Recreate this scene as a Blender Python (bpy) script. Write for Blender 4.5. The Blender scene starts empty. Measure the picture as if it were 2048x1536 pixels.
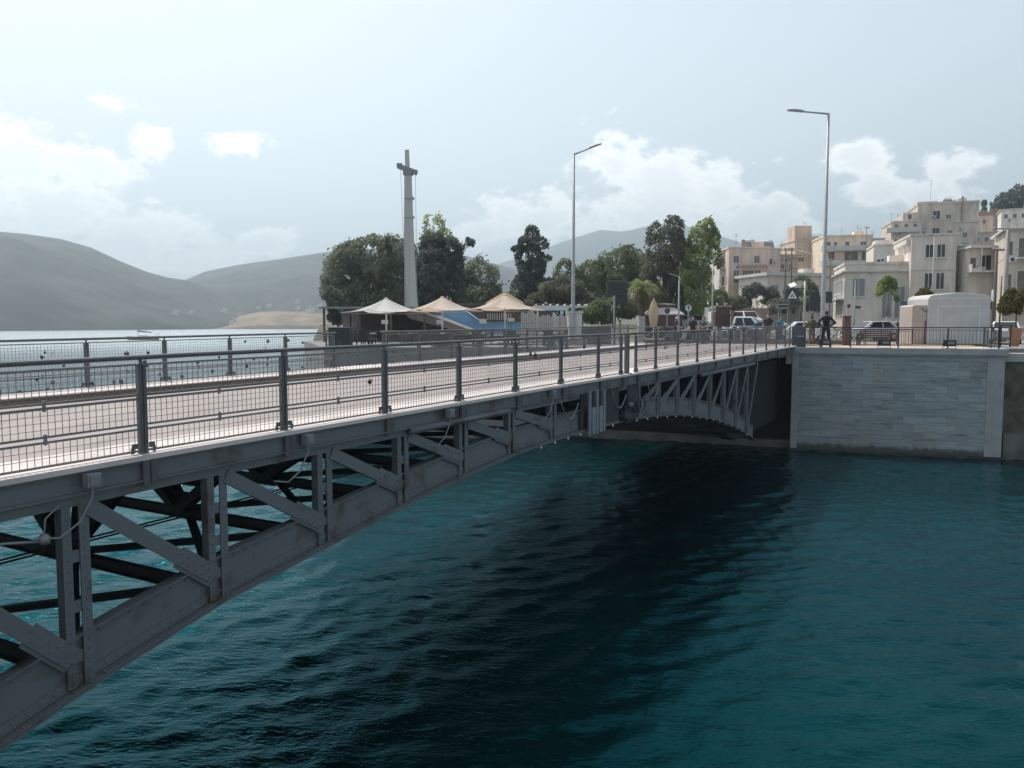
import bpy, bmesh, math, random
import numpy as np
from mathutils import Vector as Vec, Matrix, noise as mnoise
random.seed(7); RS = np.random.RandomState(7)
SC = bpy.context.scene; COL = SC.collection
R = math.radians

# ------------------------------------------------------------------ camera
F = 1607.0; CZ = 6.27; PITCH = math.atan((768 - 648) / F)
cam = bpy.data.cameras.new('camera'); camo = bpy.data.objects.new('camera', cam); COL.objects.link(camo)
cam.sensor_width = 36; cam.lens = 36 * F / 2048; cam.clip_end = 30000; cam.clip_start = .05
camo.location = (0, 0, CZ); camo.rotation_euler = (math.pi / 2 - PITCH, 0, 0)
SC.camera = camo

# ------------------------------------------------------------------ light
SUN_AZ, SUN_EL = R(-40), R(59)          # azimuth from +Y, positive to the right
SKY_STRENGTH, SUN_STRENGTH, EXPOSURE = .075, 3.4, .56
SC.view_settings.view_transform = 'Standard'; SC.view_settings.look = 'None'
SC.view_settings.gamma = 1; SC.view_settings.use_curve_mapping = False
SC.view_settings.exposure = EXPOSURE
sl = bpy.data.lights.new('sun', 'SUN'); sl.energy = SUN_STRENGTH; sl.angle = R(.5); sl.color = (1, .95, .88)
slo = bpy.data.objects.new('sun', sl); COL.objects.link(slo)
sd = Vec((math.sin(SUN_AZ) * math.cos(SUN_EL), math.cos(SUN_AZ) * math.cos(SUN_EL), math.sin(SUN_EL)))
slo.rotation_euler = (-sd).to_track_quat('-Z', 'Y').to_euler(); slo.location = (-60, 60, 90)
W = bpy.data.worlds.new('World'); SC.world = W; W.use_nodes = True
def world():
    nt = W.node_tree; N = nt.nodes; L = nt.links
    bg = N['Background']; bg.inputs['Strength'].default_value = SKY_STRENGTH
    sky = N.new('ShaderNodeTexSky'); sky.sky_type = 'NISHITA'; sky.sun_disc = False
    sky.sun_elevation = SUN_EL; sky.sun_rotation = SUN_AZ
    sky.air_density = 1.0; sky.dust_density = 2.6; sky.ozone_density = 1.2
    tc = N.new('ShaderNodeTexCoord'); sx = N.new('ShaderNodeSeparateXYZ'); L.new(tc.outputs['Generated'], sx.inputs[0])
    def mt(op, a, b=None, c=None):
        m = N.new('ShaderNodeMath'); m.operation = op
        for i, v in enumerate((a, b, c)):
            if v is None: continue
            if isinstance(v, (int, float)): m.inputs[i].default_value = v
            else: L.new(v, m.inputs[i])
        return m.outputs[0]
    az = mt('ARCTAN2', sx.outputs[0], sx.outputs[1]); el = mt('ARCSINE', sx.outputs[2])
    cb = N.new('ShaderNodeCombineXYZ'); L.new(az, cb.inputs[0]); L.new(el, cb.inputs[1])
    def nz(scale, det, rough=.6):
        n = N.new('ShaderNodeTexNoise'); n.inputs['Scale'].default_value = scale
        n.inputs['Detail'].default_value = det; n.inputs['Roughness'].default_value = rough
        mp = N.new('ShaderNodeMapping'); mp.inputs['Scale'].default_value = (1, 1.5, 1)
        L.new(cb.outputs[0], mp.inputs[0]); L.new(mp.outputs[0], n.inputs['Vector']); return n
    big = nz(13, 9, .6); fine = nz(40, 7, .65)
    clouds = [(1310,415,150,85),(1228,335,62,62),(1440,390,70,60),(1500,455,110,55),(1560,420,55,30),(1690,322,60,30),(1885,350,60,32),(1745,385,65,32),
              (1850,400,90,40),(1065,440,110,45),(960,470,60,25),(50,320,170,62),(190,345,80,40),(120,415,150,70),(290,485,150,55),(20,480,130,90),(316,292,40,32),
              (482,301,48,26),(246,216,36,16),(530,485,70,26),(400,520,90,30),(1180,460,60,40)]
    cur = None
    for (px, py, wx, wy) in clouds:
        t = (px - 1024) / F; a0 = math.atan(t); e0 = math.atan((648 - py) / F / math.sqrt(1 + t * t))
        s = N.new('ShaderNodeVectorMath'); s.operation = 'SUBTRACT'; L.new(cb.outputs[0], s.inputs[0]); s.inputs[1].default_value = (a0, e0, 0)
        m = N.new('ShaderNodeVectorMath'); m.operation = 'MULTIPLY'; L.new(s.outputs[0], m.inputs[0])
        k = 1 / (1 + t * t); m.inputs[1].default_value = (F / wx / k, F / wy / k ** .5, 0)
        l = N.new('ShaderNodeVectorMath'); l.operation = 'LENGTH'; L.new(m.outputs[0], l.inputs[0])
        cur = l.outputs['Value'] if cur is None else mt('MINIMUM', cur, l.outputs['Value'])
    n1 = mt('MULTIPLY', mt('SUBTRACT', big.outputs['Fac'], .5), 3.6); n2 = mt('MULTIPLY', mt('SUBTRACT', fine.outputs['Fac'], .5), 2.2)
    d = mt('ADD', mt('ADD', cur, n1), n2)
    mr = N.new('ShaderNodeMapRange'); mr.interpolation_type = 'SMOOTHSTEP'
    mr.inputs['From Min'].default_value = 1.3; mr.inputs['From Max'].default_value = .55; L.new(d, mr.inputs['Value'])
    # cloud body a little greyer than its lit rim
    cr = N.new('ShaderNodeMapRange'); cr.interpolation_type = 'SMOOTHSTEP'; L.new(d, cr.inputs['Value'])
    cr.inputs['From Min'].default_value = .95; cr.inputs['From Max'].default_value = .15
    cm = N.new('ShaderNodeMix'); cm.data_type = 'RGBA'; L.new(cr.outputs[0], cm.inputs['Factor'])
    cm.inputs['A'].default_value = (18.5, 18.3, 18.0, 1); cm.inputs['B'].default_value = (14.2, 14.3, 14.4, 1)
    hz = N.new('ShaderNodeMapRange'); L.new(el, hz.inputs['Value'])          # thin milky veil low in the sky
    hz.inputs['From Min'].default_value = .0; hz.inputs['From Max'].default_value = .75; hz.inputs['To Min'].default_value = .85; hz.inputs['To Max'].default_value = .22
    dp = N.new('ShaderNodeVectorMath'); dp.operation = 'DOT_PRODUCT'; L.new(tc.outputs['Generated'], dp.inputs[0]); dp.inputs[1].default_value = sd
    front = N.new('ShaderNodeMapRange'); front.interpolation_type = 'SMOOTHSTEP'; L.new(dp.outputs['Value'], front.inputs['Value'])
    front.inputs['From Min'].default_value = -.25; front.inputs['From Max'].default_value = .75; front.inputs['To Min'].default_value = .5      # the air scatters forward: milky towards the sun, blue behind
    vm = N.new('ShaderNodeMix'); vm.data_type = 'RGBA'; L.new(mt('MULTIPLY', hz.outputs[0], front.outputs[0]), vm.inputs['Factor']); L.new(sky.outputs[0], vm.inputs['A'])
    vm.inputs['B'].default_value = (10.7, 11.9, 12.3, 1)
    aur = N.new('ShaderNodeMapRange'); aur.interpolation_type = 'SMOOTHSTEP'; L.new(dp.outputs['Value'], aur.inputs['Value']); aur.inputs['From Min'].default_value = .58; aur.inputs['From Max'].default_value = 1.0; aur.inputs['To Max'].default_value = .42   # aureole round the sun
    am = N.new('ShaderNodeMix'); am.data_type = 'RGBA'; L.new(aur.outputs[0], am.inputs['Factor']); L.new(vm.outputs['Result'], am.inputs['A']); am.inputs['B'].default_value = (13.0, 12.6, 12.0, 1)
    mx = N.new('ShaderNodeMix'); mx.data_type = 'RGBA'; L.new(mt('MULTIPLY', mr.outputs[0], .85), mx.inputs['Factor'])
    L.new(am.outputs['Result'], mx.inputs['A']); L.new(cm.outputs['Result'], mx.inputs['B']); L.new(mx.outputs['Result'], bg.inputs['Color'])
world()

# ------------------------------------------------------------------ helpers
def at(px, py, d):
    """point at ground distance d that is seen at photo pixel px, py"""
    x = (px - 1024) / F; y = -(py - 768) / F; c, s = math.cos(PITCH), math.sin(PITCH)
    return Vec((x, c + y * s, -s + y * c)) * (d / (c + y * s)) + Vec((0, 0, CZ))
ORG = {}
Z = Vec((0, 0, 1))
class MB:
    def __init__(s): s.v = []; s.f = []
    def add(s, vs, fs):
        b = len(s.v); s.v += [tuple(v) for v in vs]; s.f += [tuple(b + i for i in f) for f in fs]; return s
    def bx(s, o, a, b, c):
        o, a, b, c = Vec(o), Vec(a), Vec(b), Vec(c)
        return s.add([o, o + a, o + a + b, o + b, o + c, o + a + c, o + a + b + c, o + b + c],
                     [(0, 3, 2, 1), (4, 5, 6, 7), (0, 1, 5, 4), (1, 2, 6, 5), (2, 3, 7, 6), (3, 0, 4, 7)])
    def box(s, c, x, y, z, rz=0):
        a = Vec((math.cos(rz), math.sin(rz), 0)) * x; b = Vec((-math.sin(rz), math.cos(rz), 0)) * y; k = Z * z
        return s.bx(Vec(c) - a / 2 - b / 2 - k / 2, a, b, k)
    def beam(s, p, q, w, h, up=Z):
        p, q = Vec(p), Vec(q); d = q - p; x = d.cross(up)
        if x.length < 1e-6: x = d.cross(Vec((1, 0, 0)))
        x.normalize(); y = x.cross(d).normalized()
        return s.bx(p - x * w / 2 - y * h / 2, x * w, d, y * h)
    def channel(s, p, q, w, h, t, up=Z):
        """I section along p-q: two flanges of width w and a web of height h"""
        p, q = Vec(p), Vec(q); d = q - p; x = d.cross(up).normalized(); y = x.cross(d).normalized()
        s.bx(p - x * t / 2 - y * h / 2, x * t, d, y * h)
        for k in (-1, 1): s.bx(p - x * w / 2 + y * (k * h / 2 - t / 2 + k * .002), x * w, d, y * t)
        return s
    def tube(s, pts, r, n=8, caps=True):
        pts = [Vec(p) for p in pts]; m = len(pts); rs = r if isinstance(r, (list, tuple)) else [r] * m
        b = len(s.v); prev = None
        for i, p in enumerate(pts):
            t = (pts[min(i + 1, m - 1)] - pts[max(i - 1, 0)]).normalized()
            if prev is None:
                a = t.cross(Z); a = a if a.length > 1e-3 else t.cross(Vec((1, 0, 0)))
            else: a = prev - t * prev.dot(t)
            a.normalize(); prev = a; c = t.cross(a)
            for k in range(n):
                g = 2 * math.pi * k / n; s.v.append(tuple(p + (a * math.cos(g) + c * math.sin(g)) * rs[i]))
        for i in range(m - 1):
            for k in range(n):
                k2 = (k + 1) % n; s.f.append((b + i * n + k, b + i * n + k2, b + (i + 1) * n + k2, b + (i + 1) * n + k))
        if caps: s.f.append(tuple(b + k for k in range(n))[::-1]); s.f.append(tuple(b + (m - 1) * n + k for k in range(n)))
        return s
    def lathe(s, prof, o=(0, 0, 0), n=16, axis=Z):
        axis = Vec(axis).normalized(); a = axis.orthogonal().normalized(); c = axis.cross(a); o = Vec(o); b = len(s.v); m = len(prof)
        for (r, h) in prof:
            for k in range(n):
                g = 2 * math.pi * k / n; s.v.append(tuple(o + axis * h + (a * math.cos(g) + c * math.sin(g)) * max(r, 1e-4)))
        for i in range(m - 1):
            for k in range(n):
                k2 = (k + 1) % n; s.f.append((b + i * n + k, b + i * n + k2, b + (i + 1) * n + k2, b + (i + 1) * n + k))
        s.f.append(tuple(b + k for k in range(n))[::-1]); s.f.append(tuple(b + (m - 1) * n + k for k in range(n)))
        return s
    def prism(s, poly, ext):
        poly = [Vec(p) for p in poly]; ext = Vec(ext); n = len(poly)
        return s.add(poly + [p + ext for p in poly], [tuple(range(n))[::-1], tuple(range(n, 2 * n))] + [(i, (i + 1) % n, n + (i + 1) % n, n + i) for i in range(n)])
    def ball(s, c, r, n=10, sc=(1, 1, 1)):
        m = n // 2 + 1; c = Vec(c); b = len(s.v)
        for i in range(m + 1):
            t = math.pi * i / m
            for k in range(n):
                g = 2 * math.pi * k / n
                s.v.append((c.x + r * sc[0] * max(math.sin(t), 1e-3) * math.cos(g), c.y + r * sc[1] * max(math.sin(t), 1e-3) * math.sin(g), c.z + r * sc[2] * math.cos(t)))
        for i in range(m):
            for k in range(n):
                k2 = (k + 1) % n; s.f.append((b + i * n + k, b + (i + 1) * n + k, b + (i + 1) * n + k2, b + i * n + k2))
        return s
    def build(s, name, mat, parent=None, origin=None, smooth=False, bevel=0, fix=True):
        o0 = Vec(origin) if origin is not None else (ORG[parent.name].copy() if parent else Vec((0, 0, 0)))
        me = bpy.data.meshes.new(name)
        me.from_pydata([(v[0] - o0.x, v[1] - o0.y, v[2] - o0.z) for v in s.v], [], s.f)
        if fix:
            bm = bmesh.new(); bm.from_mesh(me); bmesh.ops.recalc_face_normals(bm, faces=bm.faces); bm.to_mesh(me); bm.free()
        if smooth: me.polygons.foreach_set('use_smooth', [True] * len(me.polygons))
        me.materials.append(mat); me.update()
        o = bpy.data.objects.new(name, me); COL.objects.link(o); ORG[o.name] = o0
        if parent: o.parent = parent; o.location = o0 - ORG[parent.name]
        else: o.location = o0
        if bevel:
            b = o.modifiers.new('bevel', 'BEVEL'); b.width = bevel; b.segments = 3; b.limit_method = 'ANGLE'; b.harden_normals = False
        return o
def tag(o, label=None, cat=None, group=None, kind=None):
    for k, v in (('label', label), ('category', cat), ('group', group), ('kind', kind)):
        if v: o[k] = v
    return o
def thing(name, label, cat, loc=(0, 0, 0), group=None):
    o = bpy.data.objects.new(name, None); COL.objects.link(o); o.location = loc; o.empty_display_size = .2
    ORG[o.name] = Vec(loc); return tag(o, label, cat, group)
def kids(o): return [c for c in bpy.data.objects if c.parent is o]
def dup(root, loc, rz=None, label=None, group=None, sc=None):
    r = root.copy(); COL.objects.link(r); r.location = loc
    if rz is not None: r.rotation_euler = (0, 0, rz)
    if sc: r.scale = (sc, sc, sc)
    tag(r, label, None, group)
    for ch in kids(root):
        c = ch.copy(); COL.objects.link(c); c.parent = r
        for g in kids(ch):
            d = g.copy(); COL.objects.link(d); d.parent = c
    return r
def duppart(src, off, parent):
    c = src.copy(); COL.objects.link(c); c.parent = parent; c.location = src.location + Vec(off)
    for g in kids(src):
        d = g.copy(); COL.objects.link(d); d.parent = c
    return c
MATS = {}
def M(name, col, rough=.65, metal=0, var=.12, scale=2.5, bump=0, col2=None, detail=5, spec=.5, stretch=None, lo=.35, hi=.65, rot=0):
    if name in MATS: return MATS[name]
    m = bpy.data.materials.new(name); m.use_nodes = True; nt = m.node_tree; N, L = nt.nodes, nt.links; b = N['Principled BSDF']
    b.inputs['Roughness'].default_value = rough; b.inputs['Metallic'].default_value = metal; b.inputs['Specular IOR Level'].default_value = spec
    tc = N.new('ShaderNodeTexCoord'); n = N.new('ShaderNodeTexNoise'); n.inputs['Scale'].default_value = scale; n.inputs['Detail'].default_value = detail
    if stretch:
        mp = N.new('ShaderNodeMapping'); mp.inputs['Scale'].default_value = stretch; mp.inputs['Rotation'].default_value = (0, 0, rot); L.new(tc.outputs['Object'], mp.inputs[0]); L.new(mp.outputs[0], n.inputs['Vector'])
    else: L.new(tc.outputs['Object'], n.inputs['Vector'])
    r = N.new('ShaderNodeValToRGB'); L.new(n.outputs['Fac'], r.inputs[0]); r.color_ramp.elements[0].position = lo; r.color_ramp.elements[1].position = hi
    a = col2 if col2 else tuple(c * (1 - var) for c in col); z = col if col2 else tuple(min(1, c * (1 + var)) for c in col)
    r.color_ramp.elements[0].color = (*a, 1); r.color_ramp.elements[1].color = (*z, 1); L.new(r.outputs[0], b.inputs['Base Color'])
    if bump:
        n2 = N.new('ShaderNodeTexNoise'); n2.inputs['Scale'].default_value = scale * 6; n2.inputs['Detail'].default_value = 4; L.new(tc.outputs['Object'], n2.inputs['Vector'])
        bp = N.new('ShaderNodeBump'); bp.inputs['Strength'].default_value = bump; bp.inputs['Distance'].default_value = .02
        L.new(n2.outputs['Fac'], bp.inputs['Height']); L.new(bp.outputs[0], b.inputs['Normal'])
    MATS[name] = m; return m
def glassy(name, col, rough=.08):
    m = M(name, col, rough, 0, .1, 1.0); return m
steel = M('grey painted steel', (.08, .095, .105), .5, 0, .16, 3, .15)
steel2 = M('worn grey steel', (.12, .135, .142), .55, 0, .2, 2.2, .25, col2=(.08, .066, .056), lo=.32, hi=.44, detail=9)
meshm = M('weathered mesh wire', (.19, .18, .172), .6, .1, .1, 5)
railm = M('grey rail paint', (.09, .095, .10), .45, .1, .12, 5)
under = M('shade toned underside steel', (.028, .032, .036), .7, 0, .3, 2)  # same bridge steel, darkened in colour for the shade below the deck
white = M('white paint', (.75, .75, .74), .5, 0, .05, 2)
offwhite = M('off white paint', (.6, .59, .56), .55, 0, .07, 2)
black = M('black plastic', (.02, .02, .022), .45, 0, .1, 4)
dgrey = M('dark grey metal', (.05, .055, .06), .45, .2, .12, 3)
mgrey = M('mid grey metal', (.22, .23, .24), .45, .3, .1, 3)
galv = M('galvanised steel', (.34, .345, .345), .5, .15, .08, 4)
maroon = M('maroon steel', (.085, .045, .042), .5, 0, .15, 4)
brownc = M('brown kerb steel', (.14, .105, .09), .6, 0, .18, 2)
paleconc = M('pale concrete', (.5, .47, .43), .85, 0, .12, 1.2, .2)
conc = M('concrete', (.36, .35, .33), .85, 0, .15, .8, .25)
rubber = M('tyre rubber', (.02, .02, .02), .8)
chrome = M('alloy', (.5, .5, .52), .3, .8, .05)
glass_d = glassy('dark glass', (.02, .024, .028), .06)
bulbm = M('white glass bulb', (.85, .85, .82), .2, 0, .02)
wood = M('dark timber', (.1, .07, .05), .7, 0, .25, 3, .2)

# ------------------------------------------------------------------ water
def water():
    def axis(lo, hi, st, far, g=1.16):
        a = list(np.arange(lo, hi, st)); s = st
        while a[-1] < far: s *= g; a.append(a[-1] + s)
        s = st; b = [lo]
        while b[-1] > -far: s *= g; b.append(b[-1] - s)
        return np.array(b[:0:-1] + a)
    X = axis(-17, 25, .11, 9000); Y = axis(1.5, 44, .11, 9000)
    gx, gy = np.meshgrid(X, Y); dx = np.gradient(X)[None, :]; dy = np.gradient(Y)[:, None]; sp = np.maximum(dx, dy) + 0 * gx
    z = np.zeros_like(gx); ox = np.zeros_like(gx); oy = np.zeros_like(gx)
    for i in range(80):
        lam = .26 * (6.5 ** (i / 79.)) ; k = 2 * np.pi / lam
        th = RS.normal(R(-62), R(38)); amp = .0048 * lam ** .85 * RS.uniform(.5, 1.2); ph = RS.uniform(0, 6.28)
        fade = np.clip((lam / sp - 2.2) / 2.5, 0, 1); p = k * (gx * math.cos(th) + gy * math.sin(th)) + ph
        env = .75 + .5 * np.sin(.31 * gx * math.cos(th + 1) + .27 * gy + ph * 3)
        z += amp * np.sin(p) * fade * env
        ox += .7 * amp * math.cos(th) * np.cos(p) * fade * env; oy += .7 * amp * math.sin(th) * np.cos(p) * fade * env
    V = np.stack([gx + ox, gy + oy, z], -1).reshape(-1, 3); nx, ny = len(X), len(Y)
    i = np.arange(nx * ny).reshape(ny, nx); Fq = np.stack([i[:-1, :-1], i[:-1, 1:], i[1:, 1:], i[1:, :-1]], -1).reshape(-1, 4)
    me = bpy.data.meshes.new('sea_water'); me.vertices.add(len(V)); me.vertices.foreach_set('co', V.astype(np.float32).ravel())
    me.loops.add(Fq.size); me.loops.foreach_set('vertex_index', Fq.astype(np.int32).ravel())
    me.polygons.add(len(Fq)); me.polygons.foreach_set('loop_start', np.arange(0, Fq.size, 4, dtype=np.int32)); me.update(calc_edges=True)
    me.polygons.foreach_set('use_smooth', np.ones(len(Fq), dtype=bool)); me.validate()
    m = bpy.data.materials.new('sea water'); m.use_nodes = True; N, L = m.node_tree.nodes, m.node_tree.links; b = N['Principled BSDF']
    tc = N.new('ShaderNodeTexCoord'); n0 = N.new('ShaderNodeTexNoise'); n0.inputs['Scale'].default_value = .09; n0.inputs['Detail'].default_value = 3
    L.new(tc.outputs['Object'], n0.inputs['Vector']); r = N.new('ShaderNodeValToRGB'); L.new(n0.outputs['Fac'], r.inputs[0])
    r.color_ramp.elements[0].color = (.0006, .009, .011, 1); r.color_ramp.elements[1].color = (.0008, .0175, .02, 1)
    r.color_ramp.elements[0].position = .4; r.color_ramp.elements[1].position = .62
    L.new(r.outputs[0], b.inputs['Base Color']); b.inputs['Roughness'].default_value = .09; b.inputs['IOR'].default_value = 1.333; b.inputs['Specular IOR Level'].default_value = 0; b.subsurface_method = 'BURLEY'; b.inputs['Subsurface Weight'].default_value = 1; b.inputs['Subsurface Radius'].default_value = (.4, 1, 1); b.inputs['Subsurface Scale'].default_value = .6
    mp = N.new('ShaderNodeMapping'); mp.inputs['Rotation'].default_value = (0, 0, R(22)); mp.inputs['Scale'].default_value = (1, 2.0, 1)
    L.new(tc.outputs['Object'], mp.inputs[0]); prev = None
    ln = N.new('ShaderNodeVectorMath'); ln.operation = 'LENGTH'; L.new(tc.outputs['Object'], ln.inputs[0]); calm = N.new('ShaderNodeMapRange'); L.new(ln.outputs['Value'], calm.inputs['Value'])   # choppy in the strait, calmer out in the bay
    calm.inputs['From Min'].default_value = 25; calm.inputs['From Max'].default_value = 220; calm.inputs['To Min'].default_value = .75; calm.inputs['To Max'].default_value = .12
    rg = N.new('ShaderNodeMapRange'); L.new(ln.outputs['Value'], rg.inputs['Value']); rg.inputs['From Min'].default_value = 40; rg.inputs['From Max'].default_value = 260; rg.inputs['To Min'].default_value = .06; rg.inputs['To Max'].default_value = .2    # far wavelets are too small to model singly
    for sc, dist in ((11.0, .016), (3.6, .04), (.5, .06)):
        n = N.new('ShaderNodeTexNoise'); n.inputs['Scale'].default_value = sc; n.inputs['Detail'].default_value = 3; L.new(mp.outputs[0], n.inputs['Vector'])
        bp = N.new('ShaderNodeBump'); L.new(calm.outputs[0], bp.inputs['Strength']); bp.inputs['Distance'].default_value = dist; L.new(n.outputs['Fac'], bp.inputs['Height'])
        if prev: L.new(prev, bp.inputs['Normal'])
        prev = bp.outputs[0]
    L.new(prev, b.inputs['Normal']); fr = N.new('ShaderNodeFresnel'); fr.inputs['IOR'].default_value = 1.333; L.new(prev, fr.inputs['Normal'])
    gr = N.new('ShaderNodeValToRGB'); L.new(fr.outputs[0], gr.inputs[0]); gr.color_ramp.elements[0].position = .03; gr.color_ramp.elements[0].color = (.05, .6, .74, 1); gr.color_ramp.elements[1].position = .5; gr.color_ramp.elements[1].color = (.9, .98, 1, 1)
    gl = N.new('ShaderNodeBsdfGlossy'); L.new(rg.outputs[0], gl.inputs['Roughness']); L.new(prev, gl.inputs['Normal']); L.new(gr.outputs[0], gl.inputs['Color'])
    ms = N.new('ShaderNodeMixShader'); L.new(fr.outputs[0], ms.inputs[0]); L.new(b.outputs[0], ms.inputs[1]); L.new(gl.outputs[0], ms.inputs[2]); L.new(ms.outputs[0], N['Material Output'].inputs['Surface']); me.materials.append(m)
    o = bpy.data.objects.new('sea_water', me); COL.objects.link(o); tag(o, 'teal green sea water of the strait and bay', 'water', kind='structure')
water()

# ------------------------------------------------------------------ hills, ground
def interp(x, pts): return float(np.interp(x, [p[0] for p in pts], [p[1] for p in pts]))
def sstep(a, b, x): t = np.clip((x - a) / (b - a), 0, 1); return t * t * (3 - 2 * t)
hillm = M('scrub covered hill', (.06, .062, .052), .95, 0, .3, .02, 0, col2=(.03, .036, .034), detail=12, spec=.1, lo=.4, hi=.6)
tanm = M('bare tan headland', (.30, .22, .155), .95, 0, .2, .03, 0, col2=(.13, .11, .075), detail=8, spec=.1)
def ridge(name, label, prof, shore, dist, mat, back, ex=.8, rough=.03, seed=0):
    """range of hills: shoreline distance and ridge distance along each bearing, ridge height from its profile"""
    pxs = np.linspace(prof[0][0], prof[-1][0], 150); rows = 44; mb = MB(); nc = len(pxs)
    for px in pxs:
        t = (px - 1024) / F; py = interp(px, prof); D = dist; S = interp(px, shore) if isinstance(shore, list) else shore
        H = (648 - py) / F * D + CZ
        for j in range(rows):
            s = j / (rows - 8) ; d = S + (D - S) * s
            h = H * (min(s, 1) ** ex) if s <= 1 else H * (1 - (s - 1) * back)
            e = math.sin(math.pi * min(s, 1)) ; P = Vec((t * d, d, 0))
            h += H * rough * e * 6 * (mnoise.fractal(P * (4.5 / D) + Vec((seed, 0, 0)), 1, 2, 6)) 
            mb.v.append((P.x, P.y, h - 3 * (s < .001)))
    for c in range(nc - 1):
        for j in range(rows - 1): a = c * rows + j; mb.f.append((a, a + rows, a + rows + 1, a + 1))
    o = mb.build(name, mat, smooth=True); tag(o, label, 'hill', kind='structure'); return o
ridge('hill', 'long dark scrub hill sloping down across the bay on the left', [(-260,440),(-120,452),(0,465),(60,470),(130,480),(190,497),(250,525),(300,545),(340,556),(380,562),(430,580),(520,612),(560,650)],
      [(-260,520),(0,700),(300,850),(560,1100)], 1350, hillm, 2.0, .8, .03, 3)
ridge('hill', 'blue grey hill range across the bay behind the trees', [(180,620),(260,590),(330,570),(380,559),(412,545),(480,531),(560,520),(660,505),(760,498),(860,500),(940,515),(985,528),(1010,534),(1100,560),(1200,600)],
      1150, 1900, hillm, 2.0, .75, .03, 9)
ridge('mountain', 'far blue mountain with two summits', [(860,600),(930,560),(1000,528),(1060,510),(1108,492),(1150,477),(1200,462),(1240,466),(1262,462),(1300,453),(1350,449),(1420,470),(1520,500),(1650,540),(1800,580)],
      2100, 3500, hillm, 1.5, .85, .03, 20)
ridge('headland', 'low bare tan headland at the water across the bay', [(420,656),(462,646),(480,633),(520,624),(560,622),(610,624),(660,628),(720,640),(760,652)],
      980, 1080, tanm, .6, .5, .02, 30)
quayface = M('quay wall stone', (.25, .25, .245), .9, 0, .2, .7, .3)
asph = M('grey asphalt', (.24, .235, .225), .9, 0, .12, .6, .15)
def ground():
    mb = MB()
    P = [(-10.2, 43.6), (3.2, 44.6), (9, 47.5), (24.4, 42.3), (40, 38), (140, 30), (140, 60), (-15.5, 60)]
    mb.prism([Vec((x, y, -3)) for x, y in P], (0, 0, 8)); o = mb.build('plaza', asph); tag(o, 'grey paved plaza and quay at the far end of the bridge', 'plaza', kind='structure')
    xs = np.linspace(-60, 330, 131); ys = np.concatenate([np.linspace(60, 120, 25), np.linspace(126, 420, 60)]); mb = MB()
    for y in ys:
        for x in xs:
            z = 5 + .02 * (y - 60); z += 32 * sstep(135, 285, y) * sstep(.3, .64, x / y) + 8 * sstep(250, 420, y) * sstep(.35, .6, x / y)
            left = -.235 * y if y < 130 else -30 + (y - 130) * .8
            z = z + (-9 - z) * float(1 - sstep(left - 6, left, x)); mb.v.append((x, y, float(z)))
    n = len(xs)
    for j in range(len(ys) - 1):
        for i in range(n - 1): a = j * n + i; mb.f.append((a, a + 1, a + n + 1, a + n))
    o = mb.build('ground', M('dry ground', (.13, .125, .09), .95, 0, .25, .2, col2=(.05, .06, .04)), smooth=True); tag(o, 'ground of the town rising to the right', 'ground', kind='structure')
    mb = MB()   # quay under the photographer
    Q = [(-14, 5.4), (0, .35), (8, -2.5), (40, -14), (40, -40), (-40, -40), (-40, 15)]
    mb.prism([Vec((x, y, -3)) for x, y in Q], (0, 0, 7.65)); o = mb.build('quay', conc); tag(o, 'concrete quay on the near bank', 'quay', kind='structure')
ground()

# ------------------------------------------------------------------ bridge
T = math.atan(.5652891); U = Vec((math.sin(T), math.cos(T), 0)); V = Vec((-math.cos(T), math.sin(T), 0)); P0 = Vec((-8.4656, 0, 0))
def B(u, v, z=0): return P0 + U * u + V * v + Z * z
ZD = [(0, 4.85), (8, 4.91), (9.45, 4.932), (15.4, 4.975), (19.3, 5.01), (23.7, 5.03), (29, 5.06), (35, 5.11), (39, 5.15), (43.2, 5.195), (46, 5.2)]
CB = [(1.5, 1.0), (4, 1.55), (6, 2.08), (7.93, 2.55), (8.8, 2.79), (10.36, 3.12), (12.1, 3.34), (13.8, 3.55), (15.5, 3.72), (17.16, 3.84), (18.9, 3.90), (20.5, 3.92), (22.6, 3.90), (24.8, 3.80), (27.4, 3.59), (30.6, 3.14), (33.3, 2.61), (34.8, 2.26), (37, 1.6)]
def zd(u): return interp(u, ZD)
def cb(u): return interp(u, CB)
def cd(u): return interp(u, [(7, .56), (9, .5), (14, .45), (24, .45), (34, .56)])   # chord depth
WID = 8.2
roadm = M('worn deck asphalt', (.31, .265, .25), .8, 0, .1, 1.1, .15, stretch=(3.2, .16, 1), rot=T, col2=(.235, .205, .195), lo=.3, hi=.7, detail=8)
walkm = M('pale walkway screed', (.56, .51, .485), .8, 0, .08, 1.5, .1, col2=(.44, .4, .38), lo=.3, hi=.5, detail=8)
leafroot = {}
def strip(mb, us, v0, v1, dz0, dz1):
    """deck sheet of the cross section v0..v1, from dz0 to dz1 relative to the deck line"""
    for a, b in zip(us[:-1], us[1:]):
        p = [B(a, v0, zd(a) + dz0), B(b, v0, zd(b) + dz0), B(b, v1, zd(b) + dz0), B(a, v1, zd(a) + dz0)]
        q = [B(a, v0, zd(a) + dz1), B(b, v0, zd(b) + dz1), B(b, v1, zd(b) + dz1), B(a, v1, zd(a) + dz1)]
        mb.add(p + q, [(0, 3, 2, 1), (4, 5, 6, 7), (0, 1, 5, 4), (1, 2, 6, 5), (2, 3, 7, 6), (3, 0, 4, 7)])
def boltrow(mb, pts, nrm, r=.014):
    for p in pts: mb.lathe([(r, -.001), (r * .9, .007), (r * .4, .011)], p, 6, nrm)
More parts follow.
